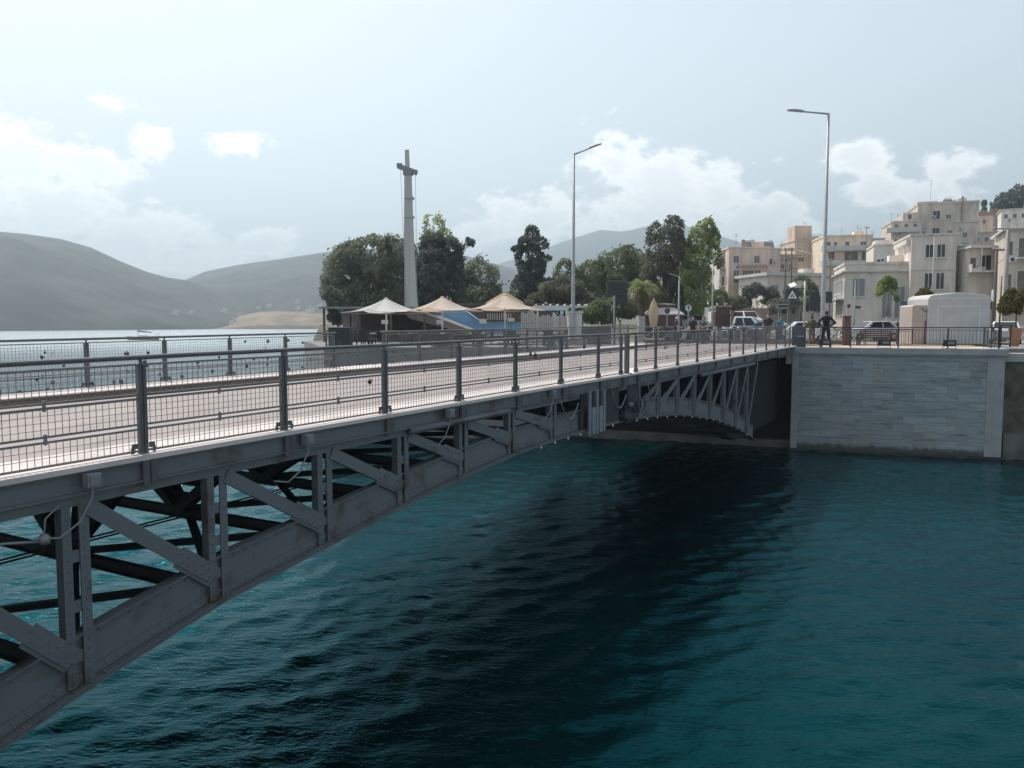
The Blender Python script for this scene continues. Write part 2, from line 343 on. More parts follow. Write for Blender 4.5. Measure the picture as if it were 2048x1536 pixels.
def chord(mb, us, v, rivets=True):
    """plate girder following the arch: web, flange angles, bottom plate and rivets"""
    for a, b in zip(us[:-1], us[1:]):
        def q(u, dv, dz): return B(u, v + dv, cb(u) + dz)
        def sec(dv0, dv1, f0, f1):
            z0a, z1a, z0b, z1b = f0(cd(a)), f1(cd(a)), f0(cd(b)), f1(cd(b))
            mb.add([q(a, dv0, z0a), q(b, dv0, z0b), q(b, dv1, z0b), q(a, dv1, z0a), q(a, dv0, z1a), q(b, dv0, z1b), q(b, dv1, z1b), q(a, dv1, z1a)],
                   [(0, 3, 2, 1), (4, 5, 6, 7), (0, 1, 5, 4), (1, 2, 6, 5), (2, 3, 7, 6), (3, 0, 4, 7)])
        sec(.0, .03, lambda d: .022, lambda d: d)
        sec(-.012, -.001, lambda d: .024, lambda d: .13)
        sec(-.13, .13, lambda d: -.02, lambda d: .0)
        sec(-.105, -.014, lambda d: .003, lambda d: .02)
        sec(-.06, .09, lambda d: d + .002, lambda d: d + .02)
    if rivets:
        L = []; u = us[0] + .05
        while u < us[-1]:
            L.append(B(u, v - .014, cb(u) + .085)); u += .13
        boltrow(mb, L, -V, .02)
        L = []; u = us[0] + .05
        while u < us[-1]: L.append(B(u, v - .07, cb(u) + .022)); u += .16
        boltrow(mb, L, Z, .018)
        L = []; u = us[0] + .1
        while u < us[-1]: L.append(B(u, v - .001, cb(u) + cd(u) - .06)); u += .17
        boltrow(mb, L, -V, .015)
def make_leaf(label, u0, u1, panels, direction, posts_near, posts_far):
    t = thing('bridge_leaf', label, 'bridge', B(u0, 0, 0)); us = list(np.linspace(u0, u1, 14))
    mb = MB(); strip(mb, us, .75, 5.75, -.30, 0); mb.build('deck', roadm, t)
    mb = MB(); strip(mb, us, -.13, .748, -.045, .006)
    mb.build('walkway', walkm, t)
    mb = MB(); strip(mb, us, 5.95, WID + .1, -.30, .02); mb.build('walkway', walkm, t)
    mb = MB(); strip(mb, us, 5.752, 5.946, -.2, .14); strip(mb, us, 5.70, 5.75, .03, .075); mb.build('kerb_beam', brownc, t)
    mb = MB(); strip(mb, us, -.06, -.03, -.27, -.047); strip(mb, us, -.10, -.062, -.27, -.25); strip(mb, us, -.09, .02, -.075, -.048)
    mb.build('fascia', steel2, t)
    mb = MB(); strip(mb, us, WID + .06, WID + .09, -.36, -.302); mb.build('fascia', steel2, t)
    for v0, v1 in ((-.02, .16), (WID - .1, WID + .1)): mb = MB(); strip(mb, us, v0, v1, -.385, -.285); mb.build('top_chord', steel2, t)
    mb = MB(); strip(mb, us, .02, .74, -.2, -.05); strip(mb, us, .76, WID, -.34, -.305)
    for v in (1.2, 2.6, 4.0, 5.4, 6.8): strip(mb, us, v - .08, v + .08, -.42, -.345)
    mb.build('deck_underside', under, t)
    ce = [u for u in np.linspace(max(u0, 1.5), min(u1 - .55, 37), 34)] if direction > 0 else [u for u in np.linspace(u0 + .55, 37, 34)]
    for v in (.02, WID - .1):
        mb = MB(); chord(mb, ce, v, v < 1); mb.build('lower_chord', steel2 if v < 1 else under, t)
    for i, u in enumerate(panels):
        hb = cb(u); ht = zd(u) - .39
        for v in (.0, WID - .06):
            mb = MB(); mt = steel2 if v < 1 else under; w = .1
            for k in (-1, 1):
                mb.bx(B(u + k * .085 - .045 - .005, v - .025, hb + .01), U * .09, V * .018, Z * (ht - hb))
                mb.bx(B(u + k * .085 + (.04 if k > 0 else -.052), v - .024, hb + .012), U * .012, V * .11, Z * (ht - hb))
            if v < 1:
                n = max(1, int((ht - hb) / .45))
                for j in range(n): mb.bx(B(u - .08, v - .01, hb + .25 + (ht - hb - .3) * j / n), U * .16, V * .012, Z * .12)
                boltrow(mb, [B(u + k * .085, v - .026, hb + .06 + .1 * j) for k in (-1, 1) for j in range(int((ht - hb) / .1))], -V, .011)
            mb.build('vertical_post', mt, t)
            un = u - 1.7 * direction
            j = i - 1 if direction > 0 else i + 1
            ut = panels[j] if 0 <= j < len(panels) else un
            p, q = B(ut + .12 * direction, v - .035, zd(ut) - .40), B(u - .1 * direction, v - .035, hb + .3)
            mb = MB(); mb.beam(p, q, .014, .16, Z); mb.beam(p + V * .05 - Z * .07, q + V * .05 - Z * .07, .1, .014, Z)
            e = (q - p).normalized(); mb.beam(q - e * .55 + V * .012, q + e * .02 + V * .012, .012, .24, Z)
            if v < 1: boltrow(mb, [q - e * (.08 + .11 * k) - V * .008 + Z * s for k in range(5) for s in (-.05, .05)], -V, .011)
            mb.build('diagonal', mt, t)
        # floor beam and sway frame between the trusses
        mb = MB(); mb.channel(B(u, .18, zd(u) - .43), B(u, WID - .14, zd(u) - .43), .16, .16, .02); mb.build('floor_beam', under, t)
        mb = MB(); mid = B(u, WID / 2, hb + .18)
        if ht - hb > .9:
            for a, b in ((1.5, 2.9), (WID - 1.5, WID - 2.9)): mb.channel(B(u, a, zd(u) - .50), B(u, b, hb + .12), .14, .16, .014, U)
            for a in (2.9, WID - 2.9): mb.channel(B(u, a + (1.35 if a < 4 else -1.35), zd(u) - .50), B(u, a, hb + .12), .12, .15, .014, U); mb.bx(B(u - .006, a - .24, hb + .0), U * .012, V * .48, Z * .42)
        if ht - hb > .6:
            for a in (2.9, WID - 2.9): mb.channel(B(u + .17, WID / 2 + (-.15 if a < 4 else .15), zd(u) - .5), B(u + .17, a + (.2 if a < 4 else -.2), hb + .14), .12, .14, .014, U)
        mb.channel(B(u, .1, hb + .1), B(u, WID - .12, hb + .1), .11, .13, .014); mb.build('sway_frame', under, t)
        un = panels[i + 1] if i + 1 < len(panels) else None
        if un:
            mb = MB()
            for a, b, c, d in ((u, .1, un, 2.75), (un, .1, u, 2.75), (u, 2.75, un, WID - 2.75), (u, WID - 2.75, un, WID - .1)):
                mb.beam(B(a, b, cb(a) + .2), B(c, d, cb(c) + .2), .12, .012); mb.beam(B(a, b, cb(a) + .16), B(c, d, cb(c) + .16), .012, .08)
            mb.build('lateral_brace', under, t)
    # railings
    for v, posts, side in ((0., posts_near, -1), (WID, posts_far, 1)):
        e0, e1 = posts[0], posts[-1]
        mb = MB(); pts = [B(u, v, zd(u) + 1.0) for u in np.linspace(e0 - ((.45 if side < 0 else .15) if u0 > 5 else 0), e1 + (.52 if side < 0 and u0 < 5 else .12), 16)]
        mb.tube(pts, .026, 8); rail = mb.build('railing', railm, t, smooth=True)
        pm = pp = None
        for i, u in enumerate(posts):
            off = B(u, v, zd(u)) - B(posts[0], v, zd(posts[0])) if i else None
            if i == 0:
                mb = MB(); b0 = lambda a, c, z: B(u + a, v + c, zd(u) + z)
                for k in (-1, 1): mb.bx(b0(k * .028 - .018, -.022, -.33), U * .036, V * .05, Z * 1.26)
                mb.bx(b0(-.012, -.012, -.3), U * .024, V * .03, Z * 1.28)
                sv = side * .085
                for k in (-1, 1):
                    mb.tube([b0(k * .045, sv, -.3), b0(k * .045, sv, -.05), b0(k * .04, sv * .9, .0)], [.048, .048, .03], 8)
                    mb.bx(b0(k * .1 - .03, -.012, .06), U * .06, V * .02, Z * .05); mb.bx(b0(k * .125 - .015, -.012, .012), U * .03, V * .02, Z * .06)
                pm = mb.build('post', railm, rail)
            else: duppart(pm, off, rail)
            if i + 1 < len(posts):
                ln = posts[i + 1] - u
                if i == 0 or abs(ln - (posts[1] - posts[0])) > .02:
                    mb = MB(); a0, a1 = .055, ln - .055; c0 = lambda a, z: B(u + a, v, zd(u) + (zd(u + ln) - zd(u)) * a / ln + z)
                    for z, h in ((.925, .022), (.618, .018), (.572, .026), (.308, .022), (.258, .022), (.035, .022)): mb.beam(c0(a0, z), c0(a1, z), .02, h)
                    for z in (.594, .284): mb.bx(c0(ln / 2 - .012, z) - V * .012 - Z * .05, U * .024, V * .024, Z * .1)
                    k = a0 + .034
                    while k < a1:
                        for za, zb in ((.62, .92), (.31, .57), (.04, .258)): mb.beam(c0(k, za), c0(k, zb), .005, .005, U)
                        k += .068
                    for za, zb in ((.62, .92), (.31, .57), (.04, .258)):
                        n = round((zb - za) / .066)
                        for j in range(1, n): mb.beam(c0(a0, za + (zb - za) * j / n), c0(a1, za + (zb - za) * j / n), .005, .005)
                    p = mb.build('mesh_panel', meshm, rail, fix=False)
                    if i == 0: pp = p
                else: duppart(pp, off, rail)
    return t
pan1 = [2.0, 3.6, 5.3, 7.0, 8.69, 10.36, 12.12, 13.82, 15.50, 17.16, 18.90]
pan2 = [23.82, 25.42, 27.10, 28.81, 30.63, 32.37, 34.1, 35.8]
near1 = [1.45 + 2 * i for i in range(11)] + [22.62]; near1 = [1.43, 3.43, 5.43, 7.44, 9.46, 11.43, 13.43, 15.40, 17.33, 19.28, 21.24, 22.64]
near2 = [23.66, 25.17, 27.08, 29.05, 31.0, 33.03, 35.03, 37.02, 39.05, 41.08, 43.12, 44.2]
far1 = [1.3 + 1.83 * i for i in range(12)]; far1 = [u + .02 for u in far1]
far2 = [23.7 + 1.86 * i for i in range(12)]
leaf1 = make_leaf('near half of the grey steel truss bridge, left of the centre joint', 1.2, 22.93, pan1, 1, near1, far1)
leaf2 = make_leaf('far half of the grey steel truss bridge, from the centre joint to the marble abutment', 22.97, 45.3, pan2, -1, near2, far2)
def bridge_extras():
    for t, lo, hi in ((leaf1, 18.2, 22.4), (leaf2, 23.5, 35.6)):
        u = lo; src = None
        while u < hi:
            c = B(u, -.1, cb(u) - .05)
            if src is None:
                mb = MB(); mb.ball(c, .024, 8); src = mb.build('lamp_bulb', bulbm, t, smooth=True); u_0, c_0 = u, c
            else: duppart(src, c - c_0, t)
            u += .62 if t is leaf1 else .8
        mb = MB(); mb.tube([B(x, -.1, cb(x) - .015) for x in np.linspace(lo, hi, 40)], .008, 5); mb.build('lamp_cable', black, t)
    src = None
    for u in (8.79, 11.68, 14.9, 18.6): 
        mb = MB(); z = zd(u) - .1; mb.bx(B(u - .07, -.2, z - .1), U * .14, V * .1, Z * .13); mb.bx(B(u - .05, -.212, z - .085), U * .1, V * .011, Z * .1)
        mb.tube([B(u, -.15, z - .098), B(u + .0, -.15, z - .2), B(u - .12, -.13, z - .42), B(u - .32, -.12, z - .53), B(u - .55, -.12, z - .48)], .012, 6)
        mb.build('junction_box', mgrey, leaf1, bevel=.006)
    mb = MB(); z = zd(8.2) - .62; mb.ball(B(8.33, -.12, z + .02), .055, 10)
    mb.tube([B(8.33, -.12, z), B(8.0, -.12, z + .06), B(7.6, -.1, z + .1), B(7.0, -.1, z + .12)], .014, 6)
    mb.tube([B(8.33, -.12, z + .05), B(8.36, -.1, z + .2), B(8.5, -.09, z + .3)], .009, 6); mb.build('cable_splice', mgrey, leaf1, smooth=True)
    # hanging cables near the joint
    for t, u, z0 in ((leaf1, 19.0, 4.72), (leaf2, 24.2, 4.75), (leaf1, 21.8, 4.7)):
        mb = MB(); pts = [B(u + .9 * k / 8, -.12, z0 - .38 * math.sin(math.pi * k / 8) - .02 * k) for k in range(9)]; mb.tube(pts, .016, 6); mb.build('hanging_cable', mgrey, t, smooth=True)
    pale = M('pale blue grey steel', (.2, .225, .25), .5, 0, .1, 2)
    for t, us in ((leaf1, (20.35, 20.75)), (leaf2, ())):
        for u in us:
            mb = MB(); mb.bx(B(u, -.19, cb(u) - .12), U * .1, V * .05, Z * 1.0); mb.prism([B(u + .12, -.21, cb(u) - .02), B(u + .16, -.21, cb(u) - .1), B(u + .28, -.21, cb(u) - .1), B(u + .32, -.21, cb(u) - .02), B(u + .32, -.21, cb(u) + .42), B(u + .28, -.21, cb(u) + .5), B(u + .16, -.21, cb(u) + .5), B(u + .12, -.21, cb(u) + .42)], V * .05)
            mb.build('fender_plate', pale, t, bevel=.008)
    mb = MB(); mb.bx(B(22.98, -.05, zd(23) - .02), U * .1, V * .1, Z * .99); mb.bx(B(22.93, -.1, zd(23) + .008), U * .2, V * .2, Z * .012); mb.build('joint_post', railm, leaf2)
    u = 21.15; mb = MB(); mb.bx(B(u, -.19, cb(u) - .1), U * .1, V * .05, Z * .95); mb.build('fender_plate', pale, leaf1)
    mb = MB(); mb.bx(B(20.2, -.05, cb(20.4) - .05), U * 2.2, V * .06, Z * .95); mb.build('joint_plate', under, leaf1)
    mb = MB(); mb.bx(B(23.02, -.04, cb(23.4) - .02), U * .75, V * .06, Z * .95); mb.build('joint_plate', under, leaf2)
    mb = MB()
    for k in range(3):
        c = B(23.1 + .12 * k, -.14 - .03 * k, 4.22); mb.tube([c + U * (.26 + .02 * k) * math.cos(g) + Z * (.15 + .02 * k) * math.sin(g) + U * .1 * k for g in np.linspace(0, 6.3, 20)], .018, 6)
    mb.build('coiled_hose', black, leaf2, smooth=True)
    mb = MB(); mb.bx(B(22.6, -.14, 3.95), U * .5, V * .12, Z * .2); mb.lathe([(.09, 0), (.09, .3)], B(22.7, -.14, 4.25), 10, U); mb.build('hydraulic_unit', dgrey, leaf2, bevel=.01)
    mb = MB()
    for v in (1.0, 1.12): mb.tube([B(x, v, zd(x) - 1.05) for x in np.linspace(1.5, 22, 12)], .012, 5)
    mb.build('service_cable', black, leaf1)
    mb = MB(); mb.tube([B(13.9, -.1, zd(14) - .31), B(16.9, -.1, zd(16.9) - .31)], .05, 10); mb.build('pipe', steel2, leaf1, smooth=True)
    mb = MB(); mb.tube([B(29.2, -.1, zd(30) - .42), B(36.5, -.1, zd(36) - .42)], .05, 10); mb.build('pipe', steel2, leaf2, smooth=True)
bridge_extras()

# ------------------------------------------------------------------ marble abutment
A0 = Vec((13.872, 39.738, 0)); A1 = Vec((22.6, 36.8, 0)); AX = (A1 - A0).normalized(); AN = Vec((AX.y, -AX.x, 0)); AL = (A1 - A0).length   # AN towards camera
def marble():
    m = bpy.data.materials.new('grey marble cladding'); m.use_nodes = True; N, L = m.node_tree.nodes, m.node_tree.links; b = N['Principled BSDF']
    tc = N.new('ShaderNodeTexCoord'); dt = N.new('ShaderNodeVectorMath'); dt.operation = 'DOT_PRODUCT'; L.new(tc.outputs['Object'], dt.inputs[0]); dt.inputs[1].default_value = AX
    sx = N.new('ShaderNodeSeparateXYZ'); L.new(tc.outputs['Object'], sx.inputs[0]); cb_ = N.new('ShaderNodeCombineXYZ'); L.new(dt.outputs['Value'], cb_.inputs[0]); L.new(sx.outputs[2], cb_.inputs[1])
    br = N.new('ShaderNodeTexBrick'); L.new(cb_.outputs[0], br.inputs['Vector']); br.inputs['Scale'].default_value = 1; br.inputs['Brick Width'].default_value = .92; br.inputs['Row Height'].default_value = .375
    br.inputs['Mortar Size'].default_value = .006; br.inputs['Color1'].default_value = (.225, .255, .27, 1); br.inputs['Color2'].default_value = (.31, .335, .345, 1); br.inputs['Mortar'].default_value = (.17, .185, .195, 1); br.inputs['Bias'].default_value = 0
    mp = N.new('ShaderNodeMapping'); mp.inputs['Scale'].default_value = (.55, 5, 1); L.new(cb_.outputs[0], mp.inputs[0])
    # each block gets its own vein offset
    ad = N.new('ShaderNodeVectorMath'); ad.operation = 'ADD'; L.new(mp.outputs[0], ad.inputs[0]); sc = N.new('ShaderNodeVectorMath'); sc.operation = 'SCALE'; L.new(br.outputs['Color'], sc.inputs[0]); sc.inputs['Scale'].default_value = 40; L.new(sc.outputs[0], ad.inputs[1])
    n = N.new('ShaderNodeTexNoise'); n.inputs['Scale'].default_value = 1.3; n.inputs['Detail'].default_value = 6; n.inputs['Distortion'].default_value = .6; L.new(ad.outputs[0], n.inputs['Vector'])
    r = N.new('ShaderNodeValToRGB'); L.new(n.outputs['Fac'], r.inputs[0]); r.color_ramp.elements[0].position = .3; r.color_ramp.elements[0].color = (.55, .58, .62, 1); r.color_ramp.elements[1].position = .52; r.color_ramp.elements[1].color = (1, 1, 1, 1)
    mx = N.new('ShaderNodeMix'); mx.data_type = 'RGBA'; mx.blend_type = 'MULTIPLY'; mx.inputs['Factor'].default_value = 1; L.new(br.outputs['Color'], mx.inputs['A']); L.new(r.outputs[0], mx.inputs['B'])
    # warm stain patches
    n2 = N.new('ShaderNodeTexNoise'); n2.inputs['Scale'].default_value = .45; n2.inputs['Detail'].default_value = 3; L.new(tc.outputs['Object'], n2.inputs['Vector'])
    r2 = N.new('ShaderNodeValToRGB'); L.new(n2.outputs['Fac'], r2.inputs[0]); r2.color_ramp.elements[0].position = .55; r2.color_ramp.elements[0].color = (1, 1, 1, 1); r2.color_ramp.elements[1].position = .72; r2.color_ramp.elements[1].color = (1.0, .92, .8, 1)
    m2 = N.new('ShaderNodeMix'); m2.data_type = 'RGBA'; m2.blend_type = 'MULTIPLY'; m2.inputs['Factor'].default_value = 1; L.new(mx.outputs['Result'], m2.inputs['A']); L.new(r2.outputs[0], m2.inputs['B'])
    tn = N.new('ShaderNodeTexNoise'); tn.inputs['Scale'].default_value = 3; tn.inputs['Detail'].default_value = 6; L.new(tc.outputs['Object'], tn.inputs['Vector'])
    za = N.new('ShaderNodeMath'); za.operation = 'MULTIPLY_ADD'; L.new(tn.outputs['Fac'], za.inputs[0]); za.inputs[1].default_value = -.5; L.new(sx.outputs[2], za.inputs[2])
    tr = N.new('ShaderNodeMapRange'); L.new(za.outputs[0], tr.inputs['Value']); tr.inputs['From Min'].default_value = .0; tr.inputs['From Max'].default_value = .22      # weed left by the tide
    m3 = N.new('ShaderNodeMix'); m3.data_type = 'RGBA'; L.new(tr.outputs[0], m3.inputs['Factor']); m3.inputs['A'].default_value = (.06, .065, .05, 1); L.new(m2.outputs['Result'], m3.inputs['B'])
    bp = N.new('ShaderNodeBump'); bp.inputs['Strength'].default_value = .5; bp.inputs['Distance'].default_value = .02; L.new(br.outputs['Fac'], bp.inputs['Height']); bp.invert = True; L.new(bp.outputs[0], b.inputs['Normal'])
    L.new(m3.outputs['Result'], b.inputs['Base Color']); b.inputs['Roughness'].default_value = .55
    return m
marb = marble(); cop = M('marble coping', (.29, .30, .30), .6, 0, .1, 2)
wet = M('wet weedy stone', (.03, .035, .03), .5, 0, .4, 3, .3)
def abutment():
    t = thing('abutment', 'marble clad bridge abutment with coping above the water', 'abutment', A0)
    BK = -AN
    mb = MB(); mb.bx(A0 + AX * .3 + Z * .12, AX * (AL - 1.0), BK * 8, Z * 4.7); mb.build('cladding', marb, t)
    mb = MB(); mb.bx(A0 + AN * .02 + Z * .12, AX * .298, BK * 8, Z * 4.7); mb.build('pilaster', cop, t)
    mb = MB(); mb.bx(A1 - AX * .698 + AN * .02 + Z * .12, AX * .698, BK * 8, Z * 4.7); mb.build('pilaster', cop, t)
    mb = MB(); mb.bx(A0 - AX * .12 + AN * .14 + Z * 4.822, AX * (AL + .24), BK * 1.2, Z * .3); mb.bx(A0 - AX * .06 + AN * .07 + Z * 4.74, AX * (AL + .12), BK * .3, Z * .08)
    mb.bx(A0 - AX * .3 + AN * .1 + Z * 4.3, AX * .26, BK * .5, Z * .52)
    mb.build('coping', cop, t, bevel=.012)
    mb = MB(); mb.bx(A0 - AX * .1 + AN * .06 + Z * -2, AX * (AL + .16), BK * 8, Z * 2.115); mb.build('footing', wet, t)
    tile = M('terracotta tinted paving', (.48, .36, .26), .85, 0, .12, 1, .1)
    mb = MB(); mb.bx(A0 - AX * .1 + BK * 1.062 + Z * 4.822, AX * (AL + .2), BK * 7, Z * .29); mb.build('platform_paving', tile, t)
    # wall behind the bridge end, its deep shade put into the black colour
    c = thing('abutment_wall', 'dark stone wall closing the shaded chamber under the far end of the bridge', 'wall', B(46, 4, 0))
    dk = M('shade black masonry', (.009, .009, .01), .9, 0, .3, .6, .3)
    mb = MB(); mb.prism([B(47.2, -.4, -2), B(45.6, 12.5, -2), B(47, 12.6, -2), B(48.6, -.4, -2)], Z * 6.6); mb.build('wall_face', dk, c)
    mb = MB(); mb.prism([B(36.4, .9, 1.75), B(37.6, .9, 1.45), B(46.9, .9, 1.45), B(46.9, .9, 4.5), B(36.4, .9, 4.5)], V * .5); mb.build('shade_panel', dk, c)  # added black panel standing in for the shade below the deck end
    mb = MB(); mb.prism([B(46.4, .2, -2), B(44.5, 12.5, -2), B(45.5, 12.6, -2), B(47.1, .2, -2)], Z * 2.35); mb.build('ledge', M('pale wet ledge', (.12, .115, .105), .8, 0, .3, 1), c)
abutment()
def rightquay():
    t = thing('quay_wall', 'old brown rubble quay wall right of the marble abutment', 'wall', (24, 38, 0))
    old = M('old rubble masonry', (.13, .115, .085), .9, 0, .3, 1.6, .6, col2=(.04, .04, .032))
    p = A1 + AX * .12 - AN * .9
    mb = MB(); mb.bx(p + Z * -2, AX * 12, -AN * 3, Z * 6.5); mb.build('wall_face', old, t)
    mb = MB(); mb.bx(p + AN * .08 + AX * .02 + Z * 4.502, AX * 1.35, -AN * .9, Z * .4); mb.build('coping', conc, t, bevel=.02)
    mb = MB(); mb.bx(p + AN * .6 + AX * .02 + Z * -2, AX * 12, -AN * .58, Z * 3.2); mb.build('ledge', M('damp concrete ledge', (.11, .115, .105), .85, 0, .3, 1.5, .3), t)
rightquay()

# ------------------------------------------------------------------ vegetation
def foliage(name, c1, c2, trans=.35):
    m = bpy.data.materials.new(name); m.use_nodes = True; N, L = m.node_tree.nodes, m.node_tree.links; b = N['Principled BSDF']; out = N['Material Output']
    tc = N.new('ShaderNodeTexCoord'); n = N.new('ShaderNodeTexNoise'); n.inputs['Scale'].default_value = .9; n.inputs['Detail'].default_value = 6; L.new(tc.outputs['Object'], n.inputs['Vector'])
    r = N.new('ShaderNodeValToRGB'); L.new(n.outputs['Fac'], r.inputs[0]); r.color_ramp.elements[0].position = .35; r.color_ramp.elements[1].position = .65
    r.color_ramp.elements[0].color = (*c1, 1); r.color_ramp.elements[1].color = (*c2, 1)
    L.new(r.outputs[0], b.inputs['Base Color']); b.inputs['Roughness'].default_value = .7; b.inputs['Specular IOR Level'].default_value = .25
    t = N.new('ShaderNodeBsdfTranslucent'); L.new(r.outputs[0], t.inputs['Color']); mx = N.new('ShaderNodeMixShader'); mx.inputs[0].default_value = trans
    L.new(b.outputs[0], mx.inputs[1]); L.new(t.outputs[0], mx.inputs[2]); L.new(mx.outputs[0], out.inputs['Surface']); return m
fol_grey = foliage('grey green leaves', (.15, .17, .11), (.26, .28, .19), .45)
fol_dark = foliage('dark needle leaves', (.09, .11, .095), (.15, .17, .135), .4)
fol_mid = foliage('mid green leaves', (.11, .14, .075), (.2, .235, .12), .45)
fol_light = foliage('light yellow green leaves', (.2, .245, .09), (.36, .4, .17), .55)
fol_brown = foliage('brownish shrub leaves', (.12, .125, .09), (.2, .2, .14), .4)
fol_gold = foliage('olive gold leaves', (.09, .09, .03), (.2, .17, .06), .4)
bark = M('tree bark', (.12, .09, .07), .95, 0, .3, 3, .4)
pbark = M('pale bark', (.3, .27, .23), .9, 0, .25, 3, .3)
def crown(blobs, n, size, seed, gap=-.12, freq=.55, flat=1.0):
    n = int(n * 2.3); size *= .92; gap += .02; freq = .75
    rs = np.random.RandomState(seed); w = np.array([(b[1][0] * b[1][1] * b[1][2]) ** .7 for b in blobs]); w /= w.sum(); vs = []; fs = []
    off = Vec((seed * 3.1, seed * 1.7, 0))
    for i in rs.choice(len(blobs), n, p=w):
        c, r = blobs[i]; d = rs.normal(size=3); d /= np.linalg.norm(d); q = rs.uniform(.35, 1) ** .45
        if rs.rand() < .06: q *= rs.uniform(1.02, 1.18)
        p = Vec((c[0] + d[0] * r[0] * q, c[1] + d[1] * r[1] * q, c[2] + d[2] * r[2] * q))
        nv = mnoise.noise(p * freq + off)
        if nv < gap + (q - .8) * .45 and q > .6: continue
        p += (p - Vec(c)) * (nv * .22)
        a = Vec(rs.normal(size=3)).normalized(); b = a.orthogonal().normalized(); cc = a.cross(b); s = size * rs.uniform(.55, 1.35); k = len(vs)
        e = s * rs.uniform(.45, .8)
        vs += [p - b * s, p + cc * e * .6 + a * s * .15, p + b * s, p - cc * e]; fs.append((k, k + 1, k + 2, k + 3))
    return vs, fs
def limbs(mb, base, blobs, r0, rs):
    base = Vec(base); top = Vec((0, 0, 0)); wt = 0
    for c, r in blobs: k = r[0] * r[2]; top += Vec(c) * k; wt += k
    top /= wt; fork = base.lerp(top, .55); fork.z = base.z + (top.z - base.z) * .5
    mb.tube([base - Z * .1, base.lerp(fork, .5) + Vec((.1, 0, 0)) * r0 * 3, fork], [r0 * 1.25, r0, r0 * .8], 9)
    for c, r in blobs:
        c = Vec(c); m = fork.lerp(c, .55) + Vec(tuple(rs.normal(size=3))) * .15
        mb.tube([fork - Z * r0, m, c + Z * r[2] * .4], [r0 * .6, r0 * .38, r0 * .08], 6)
def tree(name, label, cat, d, px, blobs, mat, n=5000, size=.22, seed=1, r0=.2, group='trees', bk=None, base=None, gap=-.12, zb=None, depth=1.0):
    k = d / F; B3 = []
    rs = np.random.RandomState(seed)
    for (x, y, rx, ry) in blobs:
        dd = d + rs.uniform(-.5, .5) * rx * k; B3.append((tuple(at(x, y, dd)), (rx * k, (rx + ry) * .5 * k * depth, ry * k)))
    z0 = zb if zb is not None else 5 + .02 * max(0, d - 60)
    b = at(px, 600, d); b.z = z0
    t = thing(name, label, cat, b, group); mb = MB(); limbs(mb, b, B3, r0, rs); mb.build('trunk', bk or bark, t, smooth=True)
    vs, fs = crown(B3, n, size, seed, gap); mb = MB(); mb.v = [tuple(v) for v in vs]; mb.f = fs; mb.build('crown', mat, t, fix=False)
    return t
tree('broadleaf_tree', 'broad grey green tree left of the tapered mast', 'tree', 86, 735, [(690,545,42,55),(745,512,48,42),(790,525,38,52),(668,575,28,42),(740,590,68,42),(705,515,30,35),(800,575,32,48),(775,485,22,18),(720,560,50,50),(690,620,30,24)], fol_grey, 14000, .2, 11, .32, gap=-.22)
tree('round_tree', 'dark dense tree right of the mast with a branch reaching right', 'tree', 82, 868, [(866,548,40,58),(895,505,40,32),(925,487,24,14),(868,498,30,36),(862,592,36,32),(905,560,32,48),(938,490,10,9)], fol_dark, 11000, .2, 12, .3, gap=-.2)
tree('tall_tree', 'thin yellowish tree top rising behind the dark dense tree', 'tree', 94, 872, [(868,450,22,28),(885,478,26,20),(855,485,20,22),(870,520,26,40)], fol_light, 2600, .17, 13, .16, gap=.0)
tree('olive_tree', 'rounded grey green tree beside the dark dense one', 'tree', 92, 958, [(962,555,38,40),(938,580,34,42),(985,590,20,34),(955,600,44,30),(925,560,20,36)], fol_grey, 5500, .2, 14, .22)
tree('conifer', 'dark pointed conifer with ragged branches', 'tree', 86, 1063, [(1064,472,16,20),(1052,488,18,16),(1078,490,20,18),(1063,515,32,24),(1088,522,18,14),(1034,496,12,8),(1060,545,34,28),(1058,575,36,30),(1090,548,16,20),(1056,600,34,22)], fol_dark, 7500, .2, 15, .24, gap=-.08)
tree('shrub_tree', 'low greyish bushy tree behind the white picket fence', 'tree', 68, 1120, [(1122,580,46,28),(1088,602,36,20),(1152,602,44,22),(1112,598,30,26)], fol_brown, 4500, .15, 16, .14)
tree('slim_tree', 'slim green tree between the conifer and the first lamp', 'tree', 98, 1130, [(1130,545,22,26),(1122,570,26,20)], fol_mid, 1800, .18, 17, .14)
tree('broadleaf_tree', 'wide dark green tree behind the information board', 'tree', 98, 1225, [(1182,555,36,34),(1240,528,46,36),(1205,580,56,34),(1270,545,32,40),(1250,575,46,40),(1262,505,20,16)], fol_mid, 7500, .22, 18, .3)
tree('eucalyptus', 'tall dark feathery tree behind the closed parasol', 'tree', 86, 1335, [(1330,505,34,52),(1322,565,42,56),(1347,455,22,22),(1312,470,18,26),(1350,520,24,60),(1340,600,40,36),(1300,530,18,50)], fol_brown, 9500, .19, 19, .3, gap=-.05)
tree('eucalyptus', 'tall light green tree nearest to the houses', 'tree', 84, 1404, [(1396,478,20,40),(1416,458,14,24),(1428,480,14,26),(1400,535,34,44),(1400,592,32,36),(1424,520,18,36),(1378,545,18,44)], fol_light, 7500, .18, 20, .24, bk=pbark, gap=-.02)
tree('hedge', 'leafy green hedge beside the white plinth', 'hedge', 54, 1196, [(1186,630,24,18),(1212,635,18,16),(1200,615,22,14)], fol_mid, 3200, .1, 21, .06)
tree('oleander', 'dark straggly shrub at the left end of the restaurant terrace', 'shrub', 58, 678, [(672,612,16,30),(690,640,18,20),(664,640,14,14),(660,590,10,20)], fol_dark, 2600, .11, 22, .07, gap=.0)
